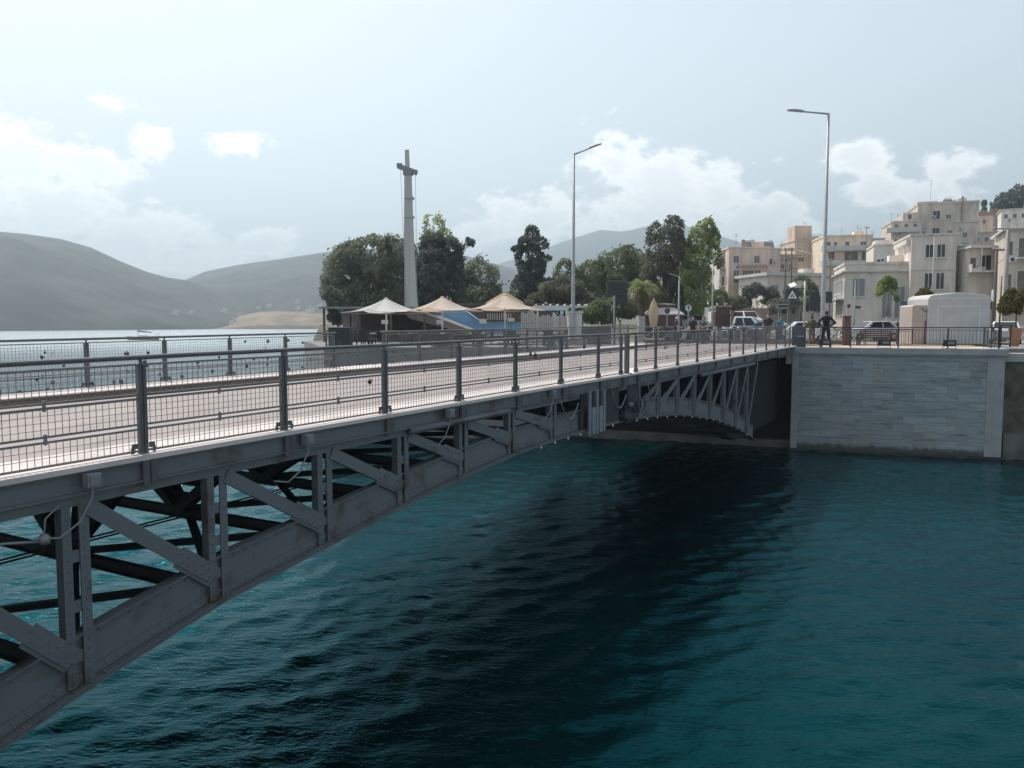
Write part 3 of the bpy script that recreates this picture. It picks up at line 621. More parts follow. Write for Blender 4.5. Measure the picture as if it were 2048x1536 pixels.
tree('shrub_tree', 'dark bushes in front of the pink three storey house', 'shrub', 112, 1520, [(1512,585,26,20),(1538,592,22,18),(1490,605,22,14)], fol_dark, 3200, .2, 23, .12)
tree('shrub_tree', 'pale leaved bush above the red kiosk', 'shrub', 104, 1465, [(1470,605,24,14),(1445,608,16,12)], fol_grey, 2000, .16, 24, .08)
tree('garden_tree', 'green garden tree left of the second street lamp', 'tree', 106, 1602, [(1604,572,24,20),(1592,590,26,20),(1620,590,16,22)], fol_mid, 3400, .18, 25, .12, gap=.04)
tree('street_tree', 'young bright green street tree with a pale trunk before the grey house', 'tree', 64, 1776, [(1770,578,14,22),(1766,603,17,15),(1786,562,11,13),(1791,588,9,20),(1758,592,7,12),(1778,612,9,11),(1776,556,7,9)], fol_light, 3400, .12, 26, .07, bk=pbark, gap=.06)
tree('shrub', 'olive brown shrub behind the cream cabinet', 'shrub', 56, 1850, [(1848,592,16,18),(1838,604,12,10),(1858,600,16,14)], fol_gold, 2200, .1, 27, .05, gap=.06)
tree('hilltop_tree', 'dark pine on the hill top at the right edge', 'tree', 262, 2030, [(2020,405,24,24),(2042,394,22,26),(2000,408,18,14),(2060,415,32,34),(2030,430,34,22),(1995,425,14,16)], fol_dark, 5200, .5, 28, .5, zb=36)
tree('cypress', 'tiny cypress on the skyline beside the solar heaters', 'tree', 250, 1968, [(1968,408,4,10),(1968,416,5,10)], fol_dark, 500, .3, 29, .2, zb=36)
for i, (px, py, rx, ry, d, m, lb) in enumerate([(915, 604, 26, 20, 98, fol_grey, 'low grey bush behind the middle parasol'), (1018, 606, 20, 18, 96, fol_brown, 'brownish bush at the foot of the conifer, left side'), (1165, 608, 34, 22, 88, fol_brown, 'brownish bush between the first lamp and the hedge'), (1240, 614, 30, 22, 76, fol_mid, 'dark green bush under the information board'), (1290, 606, 30, 26, 92, fol_brown, 'brownish bush behind the palm'), (1368, 612, 26, 22, 96, fol_mid, 'green bush between the two feathery tall trees'), (1440, 600, 18, 22, 100, fol_mid, 'green bush before the grey wing with balconies'), (1560, 612, 28, 16, 104, fol_brown, 'brownish bush under the twin utility poles'), (1625, 604, 20, 18, 102, fol_mid, 'green bush left of the second street lamp')]):
    tree('bush', lb, 'bush', d, px, [(px, py, rx, ry), (px - rx * .6, py + 8, rx * .6, ry * .7), (px + rx * .6, py + 6, rx * .6, ry * .8)], m, 1500, .17, 60 + i, .08, 'bushes')
for i, (px, d, m, bl, lb) in enumerate([(822, 96, fol_grey, [(815, 520, 22, 40), (828, 560, 30, 46), (812, 590, 30, 36)], 'grey green tree right behind the tapered mast'), (1205, 116, fol_dark, [(1178, 575, 34, 32), (1215, 550, 40, 36), (1160, 590, 26, 26)], 'dark tree far behind the hedge'), (1290, 112, fol_mid, [(1280, 540, 30, 44), (1262, 580, 36, 34), (1300, 590, 30, 36)], 'dense green tree just left of the tall dark feathery tree'), (1372, 108, fol_brown, [(1368, 540, 22, 50), (1384, 580, 26, 44)], 'dark tree filling the gap between the two tall feathery trees'), (1010, 118, fol_mid, [(1004, 590, 22, 22), (985, 600, 24, 20)], 'small green tree far left of the conifer')]):
    tree('background_tree', lb, 'tree', d, px, bl, m, 3600, .22, 80 + i, .2)
def palm():
    b = at(1284, 600, 68); b.z = 5.15; t = thing('palm_tree', 'shaggy palm with drooping green fronds and a skirt of dry leaves', 'palm', b, 'trees'); top = Vec(b); top.z = at(1284, 572, 68).z
    mb = MB(); mb.tube([b, b.lerp(top, .5), top], [.3, .24, .26], 10); mb.build('trunk', bark, t, smooth=True)
    rs = np.random.RandomState(5)
    def fr(mb, n, el0, el1, ln, droop):
        for i in range(n):
            a = rs.uniform(0, 6.28); e = rs.uniform(el0, el1); L_ = ln * rs.uniform(.75, 1.1); h = Vec((math.cos(a), math.sin(a), 0)); s = Vec((-h.y, h.x, 0)); prev = None
            for j in range(9):
                x = j / 8; p = top + h * (L_ * x * math.cos(e)) + Z * (L_ * (x * math.sin(e) - droop * x * x)); 
                if prev is not None:
                    for k in (-1, 1):
                        w = .34 * math.sin(math.pi * min(1, x * .9 + .1)); tip = p + s * k * w - Z * w * .7 + h * .1; n0 = len(mb.v); mb.v += [tuple(prev), tuple(prev.lerp(p, .45)), tuple(tip)]; mb.f.append((n0, n0 + 1, n0 + 2))
                prev = p
    mb = MB(); fr(mb, 60, .1, 1.2, 2.1, .75); mb.build('fronds', fol_light, t, fix=False)
    mb = MB(); fr(mb, 50, -1.1, -.2, 1.7, .7); mb.build('dry_fronds', foliage('dry palm leaves', (.12, .09, .045), (.2, .15, .08), .3), t, fix=False)
palm()

# ------------------------------------------------------------------ buildings
def wallmat(name, c):
    c = (c[0] * 1.2, c[1] * 1.13, c[2] * 1.07)
    return M(name, c, .9, 0, .16, .9, .15, stretch=(1, 1, .3), detail=8)
w_pink = wallmat('pale pink render', (.52, .43, .385)); w_beige = wallmat('beige render', (.50, .42, .35)); w_cream = wallmat('cream render', (.47, .43, .39)); w_white = wallmat('white render', (.62, .59, .55))
w_grey = wallmat('light grey render', (.54, .515, .49)); w_brown = wallmat('brown render', (.3, .23, .2)); w_yel = wallmat('pale yellow render', (.62, .54, .44)); w_rose = wallmat('rose render', (.42, .32, .29))
slab = M('balcony slab', (.55, .53, .5), .8, 0, .08, 1); shut = M('brown shutters', (.16, .12, .1), .6, 0, .15, 4, stretch=(1, 1, 12)); gshut = M('grey shutters', (.24, .24, .24), .6, 0, .1, 4, stretch=(1, 1, 12))
frame_w = M('white window frame', (.6, .6, .58), .5, 0, .05); tilem = M('roof tiles', (.32, .2, .14), .85, 0, .25, 4, .4)
GROUPB = 'houses of the town'; BL = {}
class Bld:
    def __init__(s, name, label, cat, p0, p1, ztop, depth, mat, zbase, parapet=.0):
        """front wall from p0 to p1 (xy), height up to ztop"""
        s.p0 = Vec((p0.x, p0.y, 0)); s.a = Vec((p1.x - p0.x, p1.y - p0.y, 0)); s.w = s.a.length; s.a.normalize(); s.b = Vec((-s.a.y, s.a.x, 0)); s.zb = zbase; s.zt = ztop; s.dep = depth; s.mat = mat
        s.t = thing(name, label, cat, s.p0 + Z * zbase, GROUPB)
        mb = MB(); mb.bx(s.p0 + Z * zbase, s.a * s.w, s.b * depth, Z * (ztop - zbase)); s.wall = mb.build('wall', mat, s.t)
        if parapet:
            mb = MB(); h = parapet; o = s.p0 + Z * (ztop + .003) - s.a * .12 - s.b * .12; W_, D_ = s.w + .24, depth + .24
            mb.bx(o, s.a * W_, s.b * .25, Z * h); mb.bx(o + s.b * (D_ - .25), s.a * W_, s.b * .25, Z * h); mb.bx(o + s.b * .25, s.a * .25, s.b * (D_ - .5), Z * h); mb.bx(o + s.b * .25 + s.a * (W_ - .25), s.a * .25, s.b * (D_ - .5), Z * h)
            mb.build('parapet', mat, s.t)
    def P(s, x, z, y=0): return s.p0 + s.a * x - s.b * y + Z * z
    def win(s, x, z, w, h, pane=None, side=False, nm='window', sill=True):
        """window centred at x with its sill at z; side: on the left side wall, x counted backwards"""
        a, n, o = (s.a, -s.b, s.p0) if not side else (-s.b, -s.a, s.p0 + s.b * (2 * x))
        q = o + a * (x - w / 2) + Z * z; f = .07; mb = MB()
        for (aa, zz, ww, hh) in ((0, 0, f, h), (w - f, 0, f, h), (f, 0, w - 2 * f, f), (f, h - f, w - 2 * f, f)): mb.bx(q + a * aa + Z * zz - n * .05, a * ww, n * .11, Z * hh)
        if w > .9: mb.bx(q + a * (w / 2 - .03) + Z * f - n * .05, a * .06, n * .09, Z * (h - 2 * f))
        if sill: mb.bx(q - a * .08 - Z * .08 - n * .05, a * (w + .16), n * .2, Z * .078)
        fr = mb.build(nm, frame_w, s.t)
        mb = MB(); mb.bx(q + a * f + Z * f - n * .04, a * (w - 2 * f), n * .055, Z * (h - 2 * f)); mb.build('pane' if pane is None else 'shutter', pane or glass_d, fr)
    def balcony(s, x0, x1, z, out=1.2, rail=True, mat=None, solid=False):
        mb = MB(); mb.bx(s.P(x0, z), s.a * (x1 - x0), -s.b * out, Z * .16); bal = mb.build('balcony', mat or slab, s.t)
        mb = MB(); m = mgrey
        if solid:
            mb.bx(s.P(x0, z + .163, out), s.a * (x1 - x0), s.b * .1, Z * .85); mb.bx(s.P(x0, z + .163, 0), s.a * .1, -s.b * (out - .1), Z * .85); m = mat or slab
        else:
            mb.beam(s.P(x0, z + 1.05, out - .05), s.P(x1, z + 1.05, out - .05), .05, .05); k = x0 + .05
            while k < x1: mb.beam(s.P(k, z + .163, out - .05), s.P(k, z + 1.02, out - .05), .025, .025, s.b); k += .16
            for xx in (x0 + .04, x1 - .04): mb.beam(s.P(xx, z + 1.05, .02), s.P(xx, z + 1.05, out - .08), .04, .04)
        mb.build('railing', m, bal)
    def ac(s, x, z):
        mb = MB(); mb.bx(s.P(x, z, .36), s.a * .8, s.b * .33, Z * .55); u = mb.build('air_conditioner', offwhite, s.t, bevel=.02); mb = MB(); mb.lathe([(.2, 0), (.2, .01)], s.P(x + .3, z + .28, .372), 14, s.b); mb.build('fan_grille', dgrey, u)
    def pipe(s, x):
        mb = MB(); mb.tube([s.P(x, s.zb + .1, .07), s.P(x, s.zt - .15, .07)], .05, 6); mb.build('drainpipe', offwhite, s.t, smooth=True)
    def eave(s, z, out=.4, h=.2, mat=None):
        mb = MB(); mb.bx(s.p0 - s.a * out - s.b * out + Z * z, s.a * (s.w + 2 * out), s.b * (s.dep + 2 * out), Z * h); mb.build('roof', mat or slab, s.t)
    def heater(s, x, y, sc=1):
        q = s.p0 + s.a * x + s.b * y + Z * (s.zt + .003); mb = MB()
        for dx in (0, 1.6): mb.beam(q + s.a * dx, q + s.a * dx + Z * 1.3 + s.b * .9, .05, .05, s.a); mb.beam(q + s.a * dx + s.b * .9, q + s.a * dx + s.b * .9 + Z * 1.3, .05, .05, s.a)
        mb.bx(q - s.a * .1 + Z * .12, s.a * 1.8, s.b * .9 + Z * 1.25, -s.b * .06 + Z * .05); h = mb.build('solar_heater', mgrey, s.t)
        mb = MB(); mb.lathe([(.0, 0), (.26, .02), (.26, 1.58), (0, 1.6)], q + Z * 1.55 + s.b * .95, 12, s.a); mb.build('tank', offwhite, h, smooth=True)
    def aerial(s, x, y, h=2.5):
        q = s.p0 + s.a * x + s.b * y + Z * s.zt; mb = MB(); mb.tube([q, q + Z * h], .03, 5)
        for k in range(4): mb.beam(q + Z * (h - .15 * k) - s.a * (.5 - .06 * k), q + Z * (h - .15 * k) + s.a * (.5 - .06 * k), .02, .02)
        mb.build('aerial', mgrey, s.t)
    def block(s, nm, x, z, w, h, dep, y=0, mat=None):
        mb = MB(); mb.bx(s.P(x, z, -y), s.a * w, s.b * dep, Z * h); return mb.build(nm, mat or s.mat, s.t)
def px_b(name, label, x0, x1, ytop, d, depth, mat, yaw=0, zb=None, cat='house', parapet=0):
    a = at(x0, ytop, d); t1 = (x1 - 1024) / F; c = Vec((math.cos(yaw), math.sin(yaw), 0))
    wd = (t1 * a.y - a.x) / (c.x - t1 * c.y); b = a + c * wd
    r_ = Bld(name, label, cat, a, b, a.z, depth, mat, zb if zb is not None else 5 + .02 * max(0, d - 60) - .5, parapet); BL[r_] = 1; return r_
def zpx(y, d): return at(1024, y, d).z
# pink three storey house
b = px_b('house', 'pale pink three storey house with a chimney beside the tall light green tree', 1458, 1534, 497, 128, 10, w_pink, yaw=-.03, parapet=.25)
for x in (1.15, 4.4): b.win(x, zpx(527, 128), .95, 1.25, shut)
b.balcony(1.9, 6.0, zpx(571, 128), 1.6); b.balcony(2.1, 5.2, zpx(610, 128) - .5, 1.3, False)
b.block('awning', 1.6, zpx(534, 128), 4.3, .25, 1.7, -1.7, w_brown)
for x in (1.2, 2.6, 3.5, 4.6): b.win(x, zpx(569, 128) + .25, .95, 2.0, shut, nm='balcony_door', sill=False)
for x in (1.2, 3.2): b.win(x, zpx(605, 128) - .4, 1.1, 1.5, shut)
mb = MB(); mb.bx(b.P(2.5, b.zt, -2), b.a * .5, b.b * .5, Z * 1.6); mb.build('chimney', w_brown, b.t); b.aerial(1.8, 3, 1.5); b.heater(3.4, 3)
b = px_b('house', 'grey set back wing with balconies left of the pink three storey house', 1440, 1457, 503, 131, 8, w_grey, parapet=.2)
for yy in (535, 572, 612): b.win(.7, zpx(yy, 131), .8, 1.6, shut, sill=False); b.balcony(-.4, 1.3, zpx(yy + 3, 131), 1.0, True)
b = px_b('house', 'small pink house right behind the three storey house', 1536, 1556, 498, 140, 8, w_pink, zb=5.5, parapet=.2); b.win(.55, zpx(530, 140), .7, 1.1, shut); b.win(1.2, zpx(530, 140), .35, .7, shut); b.heater(.1, 2)
b = px_b('house', 'low rose coloured house under the tall beige house', 1553, 1592, 512, 146, 9, w_rose, zb=6, parapet=.3); b.win(1.1, zpx(540, 146), .8, 1.1, shut); b.win(2.6, zpx(540, 146), .8, 1.1, shut)
b = px_b('house', 'long low grey house with a pale flat roof below the rose house', 1536, 1664, 551, 118, 9, w_grey, yaw=.2, zb=5.5); b.eave(b.zt, .5, .45, slab)
for x in (1.2, 3.4, 5.8, 7.8): b.win(x, zpx(590, 118), 1.0, 1.5, gshut)
b = px_b('house', 'tall narrow beige house with a step on its roof', 1590, 1646, 482, 172, 10, w_beige, zb=8, parapet=.2)
b.block('stair_tower', .1, b.zt + .26, 3.6, 3.0, 5, .5); b.win(1.4, zpx(524, 172), 1.3, 1.0, shut); b.win(4.3, zpx(548, 172), .9, 3.3, shut, sill=False); b.win(4.6, zpx(500, 172), .7, .5, shut); b.balcony(3.0, 6.4, zpx(478, 172) - .2, .9, True)
b.aerial(3.4, 4, 4.5)
b = px_b('house', 'wide cream apartment house with long balconies right of the second lamp', 1648, 1738, 474, 160, 12, w_yel, yaw=-.15, zb=7, parapet=.35)
b.balcony(-.6, 9.4, zpx(503, 160), 1.5, True, slab, True); b.balcony(-.6, 9.0, zpx(533, 160), 1.5, True, slab, True)
for x, w in ((.9, .9), (2.2, .7), (4.4, .9), (7.4, 1.2)): b.win(x, zpx(499, 160), w, 1.5, shut, sill=False)
for x, w in ((1.5, 1.2), (5.2, 2.6), (7.8, 1.4)): b.win(x, zpx(527, 160), w, 2.3, shut, sill=False)
for x in (1, 4.5, 8): b.aerial(x, 5, 2.2)
b = px_b('house', 'cream balcony wing at the right of the wide apartment house', 1739, 1762, 478, 164, 9, w_cream, zb=8, parapet=.2)
b.balcony(-.2, 2.6, zpx(507, 164), 1.5, True); b.balcony(-.2, 2.6, zpx(533, 164), 1.5, True); b.win(1.0, zpx(505, 164), 1, 1.8, shut); b.win(1.0, zpx(532, 164), 1, 1.8, shut)
b = px_b('house', 'small white house with two dark openings above the grey corner house', 1748, 1830, 492, 132, 10, w_white, yaw=-.3, zb=7, parapet=.3)
b.win(1.0, zpx(527, 132) - .2, 1.0, .9); b.win(2.5, zpx(527, 132) - .2, 1.3, 1.1); b.win(3.5, zpx(515, 132), .4, 1.2); b.block('roof_block', .3, b.zt + .31, 2.8, .7, 4, 1, w_white)
# grey corner house
b = px_b('corner_house', 'large grey shaded two storey corner house with cornice', 1690, 1823, 530, 100, 11, w_grey, yaw=-.27, parapet=.0)
b.block('cornice', -.35, zpx(545, 100), b.w + .34, .18, 11.7, -.35, slab); b.block('parapet', -.1, b.zt + .003, b.w + .08, .3, 11.2, -.1, w_grey)
b.win(1.65, zpx(594, 100), 1.5, 2.3, gshut); b.win(4.9, zpx(637, 100), 1.2, 3.9, gshut, nm='tall_window', sill=False); b.win(6.3, zpx(637, 100), 1.2, 3.9, gshut, nm='tall_window', sill=False)
b.block('wall_plaque', 1.35, zpx(617, 100), .6, .3, .03, -.03, dgrey)
for x in (2.2, 4.8, 7.4):
    b.win(x, zpx(590, 100), 1.1, 2.1, gshut, side=True); b.win(x, zpx(637, 100), 1.2, 2.4, gshut, side=True, nm='doorway', sill=False)
mb = MB(); q = b.P(-.9, zpx(600, 100)); mb.bx(q, b.a * .9, b.b * 8, Z * .18); bal = mb.build('side_balcony', slab, b.t)
mb = MB()
for k in range(6): mb.lathe([(.14, 0), (.2, .15), (.12, .3), (.12, 1.6), (.2, 1.75)], b.P(-.25, zpx(590, 100), -1 - 1.3 * k), 8)
mb.build('pilasters', frame_w, b.t)
b.aerial(.8, 2, 1.5)
b = px_b('corner_house', 'taller three storey part of the grey corner house with paired windows', 1824, 1905, 472, 96.6, 10.5, w_grey, yaw=-.27, parapet=.0)
for x in (1.85, 3.1):
    b.win(x + .1, zpx(521, 100), .95, 1.6); b.win(x + .1, zpx(582, 100), .95, 2.0)
b.block('cornice', -.25, b.zt + .003, b.w + .4, .22, 11, -.25, slab); b.block('string_course', .0, zpx(545, 100), b.w + .05, .16, .1, -.1, slab)
b.block('side_cornice', -.5, zpx(492, 100), .499, .5, 8, .5, slab)
# tall block on the hill
b = px_b('apartment_block', 'tall cream apartment block on the hill with two solar heaters on the roof', 1836, 1946, 410, 182, 14, w_cream, yaw=-.3, zb=12, parapet=.5)
for yy in (440, 474): b.win(3.8, zpx(yy, 182), 1.5, 1.9, None)
b.win(6.2, zpx(440, 182), 1.1, 1.0, shut); b.block('ledge_band', 7.5, zpx(448, 182), 5, .35, .3, -.3, slab)
for yy in (478, 498, 520): b.win(9.6, zpx(yy, 182), 1.0, 1.2, shut)
for yy in (474, 505): b.win(1.2, zpx(yy, 182), .9, 1.3, shut); b.win(6.6, zpx(yy, 182), 1.0, 1.3, shut)
b.balcony(8.2, 12.0, zpx(500, 182), 1.3, True, slab)
mb = MB(); mb.bx(b.P(8.6, b.zt - 4, .05), b.a * .4, -b.b * .3, Z * 5.5); mb.build('flue', w_brown, b.t); b.heater(5.8, 3); b.heater(8.8, 3); b.heater(7.4, 6); b.aerial(3.2, 4, 6); b.block('roof_room', .5, b.zt + .51, 4, .6, 6, 3)
b = px_b('apartment_block', 'stepped terrace wing with balconies left of the tall hill block', 1783, 1835, 446, 178, 11, w_cream, yaw=-.25, zb=12, parapet=.4)
b.block('roof_room', 2.6, b.zt + .41, 3.1, 1.9, 6, 1.5); b.win(3.6, b.zt + .6, .9, 1.2, shut); b.balcony(-1.2, 5.6, zpx(466, 178), 1.6, True, slab, True); b.balcony(-1.0, 5.6, zpx(497, 178), 1.6, True, slab, True)
for x in (1, 3, 4.8): b.win(x, zpx(464, 178), .9, 1.7, shut, sill=False); b.win(x, zpx(494, 178), .9, 1.7, shut, sill=False)
b.aerial(.5, 3, 2.5)
b = px_b('house', 'brown plastered house between the grey corner house and the balcony house', 1906, 1946, 492, 128, 8, w_brown, yaw=-.4, zb=6); b.win(1.3, zpx(515, 128), .95, 1.4); b.eave(b.zt, .2, .2); b.block('lower_porch', 1.0, zpx(640, 128), 1.6, 4.6, 1.5, -1.5, w_beige)
for k, (x0, x1, yt, d, m, lb) in enumerate([(1944, 1975, 432, 216, w_pink, 'small pink gabled house high on the hill'), (1972, 2000, 428, 224, w_rose, 'rose house on the hill left of the dark pines'), (1946, 1992, 466, 196, w_cream, 'low cream house under the pink gabled house'), (1930, 1960, 500, 150, w_rose, 'rose house with a tiled lean to above the balcony house'), (2003, 2060, 420, 205, w_white, 'pale house below the hill top pines')]):
    b = px_b('house', lb, x0, x1, yt, d, 9, m, yaw=-.45, zb=14 if d > 190 else 8)
    if k < 2:
        q = b.p0 + Z * b.zt; mb = MB(); mb.prism([q - b.a * .3 - b.b * .3, q + b.a * (b.w + .3) - b.b * .3, q + b.a * b.w / 2 - b.b * .3 + Z * 1.5], b.b * 9.6); mb.build('roof', tilem, b.t)
    else: b.eave(b.zt, .3, .2, tilem if k == 3 else slab)
    for x in np.arange(1.0, b.w - .6, 1.9): b.win(x, b.zt - 2.2, .9, 1.1, shut)
# balcony house
b = px_b('house', 'grey house with a deep white framed balcony under a flat roof', 1936, 2004, 496, 94, 8, w_grey, yaw=-.2, zb=5.5)
q = b.P(0, 0); 
mb = MB(); mb.bx(b.P(-.2, zpx(498, 94), 1.5), b.a * (b.w + .3), b.b * 9.6, Z * .3); rf = mb.build('roof', slab, b.t)
mb = MB(); mb.bx(b.P(0, zpx(546, 94), 1.45), b.a * (b.w - .1), b.b * 1.44, Z * .22); bl = mb.build('balcony', slab, b.t)
mb = MB(); mb.bx(b.P(0, zpx(546, 94) + .223, 1.45), b.a * .12, b.b * 1.44, Z * .7); mb.bx(b.P(.12, zpx(546, 94) + .223, 1.45), b.a * 1.0, b.b * .08, Z * .25)
for x in (.96, 2.5): mb.bx(b.P(x, zpx(546, 94) + .48, 1.4), b.a * .1, b.b * .1, Z * (zpx(498, 94) - zpx(546, 94) - .49))
mb.build('balcony_posts', frame_w, bl); b.win(1.9, zpx(543, 94), 1.3, 1.9, None, sill=False, nm='balcony_door'); b.win(.6, zpx(541, 94), .7, 1.5, shut); b.win(2.9, zpx(620, 94), 1.2, 2.2, shut)
b.block('wall_band', .5, zpx(549, 94) - 3.2, 2.2, 2.8, .1, -.1, w_grey)
b = px_b('house', 'cream house with balconies cut by the right edge', 2012, 2080, 462, 86, 9, w_cream, yaw=-.42, zb=5.3)
b.eave(b.zt, .35, .22); 
for yy in (520, 585): b.balcony(.9, 3.8, zpx(yy, 86), 1.2, True, slab); b.win(1.6, zpx(yy, 86) + .2, .9, 2.1, shut, sill=False); b.win(.5, zpx(yy, 86) + .4, .5, 1.6, shut)
mb = MB(); q = b.P(-.6, zpx(610, 86)); mb.prism([q, q + b.a * 3.4 + Z * .3, q + b.a * 3.4 - b.b * 1.6 - Z * .3, q - b.b * 1.6 - Z * .6], Z * .05); mb.build('awning', M('yellow awning', (.62, .52, .28), .8), b.t)
for b_, w_ in list(BL.items()):
    rs = np.random.RandomState(len(b_.t['label'])); b_.pipe(b_.w - .25)
    if b_.w > 3 and 'corner' not in b_.t.name:
        b_.ac(b_.w * rs.uniform(.1, .3), b_.zt - rs.uniform(2.6, 3.4)); b_.ac(b_.w * rs.uniform(.55, .8), b_.zt - rs.uniform(5.2, 6.2)); b_.aerial(b_.w * rs.uniform(.2, .8), 2.5, rs.uniform(1.6, 2.6))
    if b_.w > 6:
        mb = MB(); q = b_.p0 + b_.a * (b_.w * .7) + b_.b * 3 + Z * (b_.zt + .003); mb.bx(q, b_.a * 1.8, b_.b * 1.6, Z * 1.3); mb.build('roof_hut', b_.mat, b_.t)
# stone retaining walls below the houses
for (x0, x1, y, d, m, lb) in [(1462, 1545, 618, 106, w_rose, 'reddish retaining wall behind the parked pickup'), (1540, 1600, 606, 108, conc, 'grey retaining wall below the long low house')]:
    a = at(x0, y, d); c = at(x1, y, d); mb = MB(); mb.bx(Vec((a.x, a.y, 4.8)), Vec((c.x - a.x, 0, 0)), Vec((0, .5, 0)), Z * (a.z - 4.8)); mb.bx(Vec((a.x - .05, a.y - .05, a.z + .003)), Vec((c.x - a.x + .1, 0, 0)), Vec((0, .6, 0)), Z * .12); o = mb.build('retaining_wall', m, origin=(a.x, a.y, 4.8)); tag(o, lb, 'wall')

# ------------------------------------------------------------------ restaurant side of the plaza
def G(px, d, z=5.0):
    p = at(px, 650, d); p.z = z; return p
def fabric(name, c, tr=.6):
    m = M(name, c, .8, 0, .05, 1.5); N, L = m.node_tree.nodes, m.node_tree.links; b = N['Principled BSDF']; t = N.new('ShaderNodeBsdfTranslucent'); t.inputs['Color'].default_value = (*c, 1)
    mx = N.new('ShaderNodeMixShader'); mx.inputs[0].default_value = tr; L.new(b.outputs[0], mx.inputs[1]); L.new(t.outputs[0], mx.inputs[2]); L.new(mx.outputs[0], N['Material Output'].inputs['Surface']); return m
f_white = fabric('white canopy fabric', (.78, .77, .75)); f_beige = fabric('beige canopy fabric', (.78, .69, .61)); f_cream = fabric('cream parasol fabric', (.62, .54, .40)); f_curt = fabric('grey curtain', (.34, .31, .29), .2); f_net = fabric('pale picket cloth', (.55, .53, .52), .3)
blue_p = M('light blue paint', (.20, .40, .62), .6, 0, .06, 1); blue_l = M('pale blue awning', (.42, .58, .68), .7, 0, .05, 1); grey_b = M('grey brown shingle', (.2, .165, .15), .85, 0, .15, 2, .3)
def canopy(label, px, ytop, yedge, d, mat, Rc):
    b = G(px, d); zt, ze = at(px, ytop, d).z, at(px, yedge, d).z; t = thing('tensile_parasol', label, 'parasol', b, 'large tensile parasols on the terrace')
    mb = MB(); n, m = 48, 14; C = Vec((b.x, b.y, 0))
    for j in range(m + 1):
        r = j / m
        for k in range(n):
            g = 2 * math.pi * k / n + .35; q = abs(math.cos(2 * (g - .35))); rad = Rc * (.64 + .36 * q ** 1.6); rr = .09 + (rad - .09) * r
            z = ze + (zt - ze) * (1 - r) ** 1.65 + (.0 if r < .5 else (r - .5) ** 2 * .9 * (1 - q)); mb.v.append((C.x + rr * math.cos(g), C.y + rr * math.sin(g), z))
    for j in range(m):
        for k in range(n): k2 = (k + 1) % n; mb.f.append((j * n + k, j * n + k2, (j + 1) * n + k2, (j + 1) * n + k))
    o = mb.build('canopy', mat, t, smooth=True); so = o.modifiers.new('thickness', 'SOLIDIFY'); so.thickness = .012
    mb = MB(); mb.lathe([(.0, 0), (.13, .0), (.12, .08), (.03, .12)], (b.x, b.y, zt - .03), 12); mb.build('cap', mat, t, smooth=True)
    mb = MB(); mb.tube([b, (b.x, b.y, zt - .03)], .06, 10); mb.lathe([(.5, 0), (.5, .08), (.1, .1)], b, 14); mb.build('pole', offwhite, t)
    mb = MB()
    for k in range(4):
        g = .35 + math.pi / 2 * k; e = Vec((b.x + Rc * .97 * math.cos(g), b.y + Rc * .97 * math.sin(g), ze + .0)); mb.tube([(b.x, b.y, ze - .1), e - Z * .03], .012, 6)
    mb.build('struts', offwhite, t)
canopy('white tensile parasol, leftmost of the three on the terrace', 773, 598, 625, 50, f_white, 2.75)
canopy('beige tensile parasol between the white one and the rightmost one', 885, 595, 622, 52, f_beige, 2.7)
canopy('beige tensile parasol in front of the dark timber balcony, rightmost of three', 1010, 591, 620, 52, f_beige, 2.75)
def wallbox(name, label, cat, x0, x1, y0, y1, d, dep, mat, zb=None):
    a, c = at(x0, y0, d), at(x1, y0, d); z1 = a.z; z0 = at(x0, y1, d).z if zb is None else zb
    mb = MB(); mb.bx((a.x, a.y, z0), (c.x - a.x, 0, 0), (0, dep, 0), (0, 0, z1 - z0)); o = mb.build(name, mat, origin=((a.x + c.x) / 2, a.y, z0)); return tag(o, label, cat)
# pavilion
def pavilion():
    d = 60; b = G(755, d); t = thing('restaurant_pavilion', 'open dark restaurant pavilion with flat roof and curtains behind the white parasol', 'pavilion', b)
    x0, x1 = G(668, d).x, G(858, d).x; zr = at(700, 619, d).z
    mb = MB(); mb.bx((x0 - .3, d - 3.4, zr), (x1 - x0 + .8, 0, 0), (0, 9, 0), (0, 0, .14)); mb.build('roof', mgrey, t)
    mb = MB(); mb.bx((x0, d + 4, 5), (x1 - x0, 0, 0), (0, .2, 0), (0, 0, zr - 5.003)); mb.build('back_wall', wood, t)
    for x in np.linspace(x0, x1, 4):
        mb = MB(); mb.bx((x - .07, d - 3.2, 5), (.14, 0, 0), (0, .14, 0), (0, 0, zr - 5.003)); mb.build('post', wood, t)
    for (a, c) in ((700, 714), (717, 734)):
        xa, xc = G(a, d).x, G(c, d).x; mb = MB(); n = 16
        for k in range(n + 1): x = xa + (xc - xa) * k / n; y = d - 2.6 + .07 * math.sin(k * 1.9); mb.v += [(x, y, 5.05), (x, y, zr - .05)]
        mb.f = [(2 * k, 2 * k + 2, 2 * k + 3, 2 * k + 1) for k in range(n)]; o = mb.build('curtain', f_curt, t, smooth=True); so = o.modifiers.new('t', 'SOLIDIFY'); so.thickness = .01
    mb = MB()
    for k in range(3): mb.bx((G(832, d).x, d + 3.4, 5.6 + .45 * k), (.9, 0, 0), (0, .4, 0), (0, 0, .05))
    mb.build('shelf', offwhite, t)
pavilion()
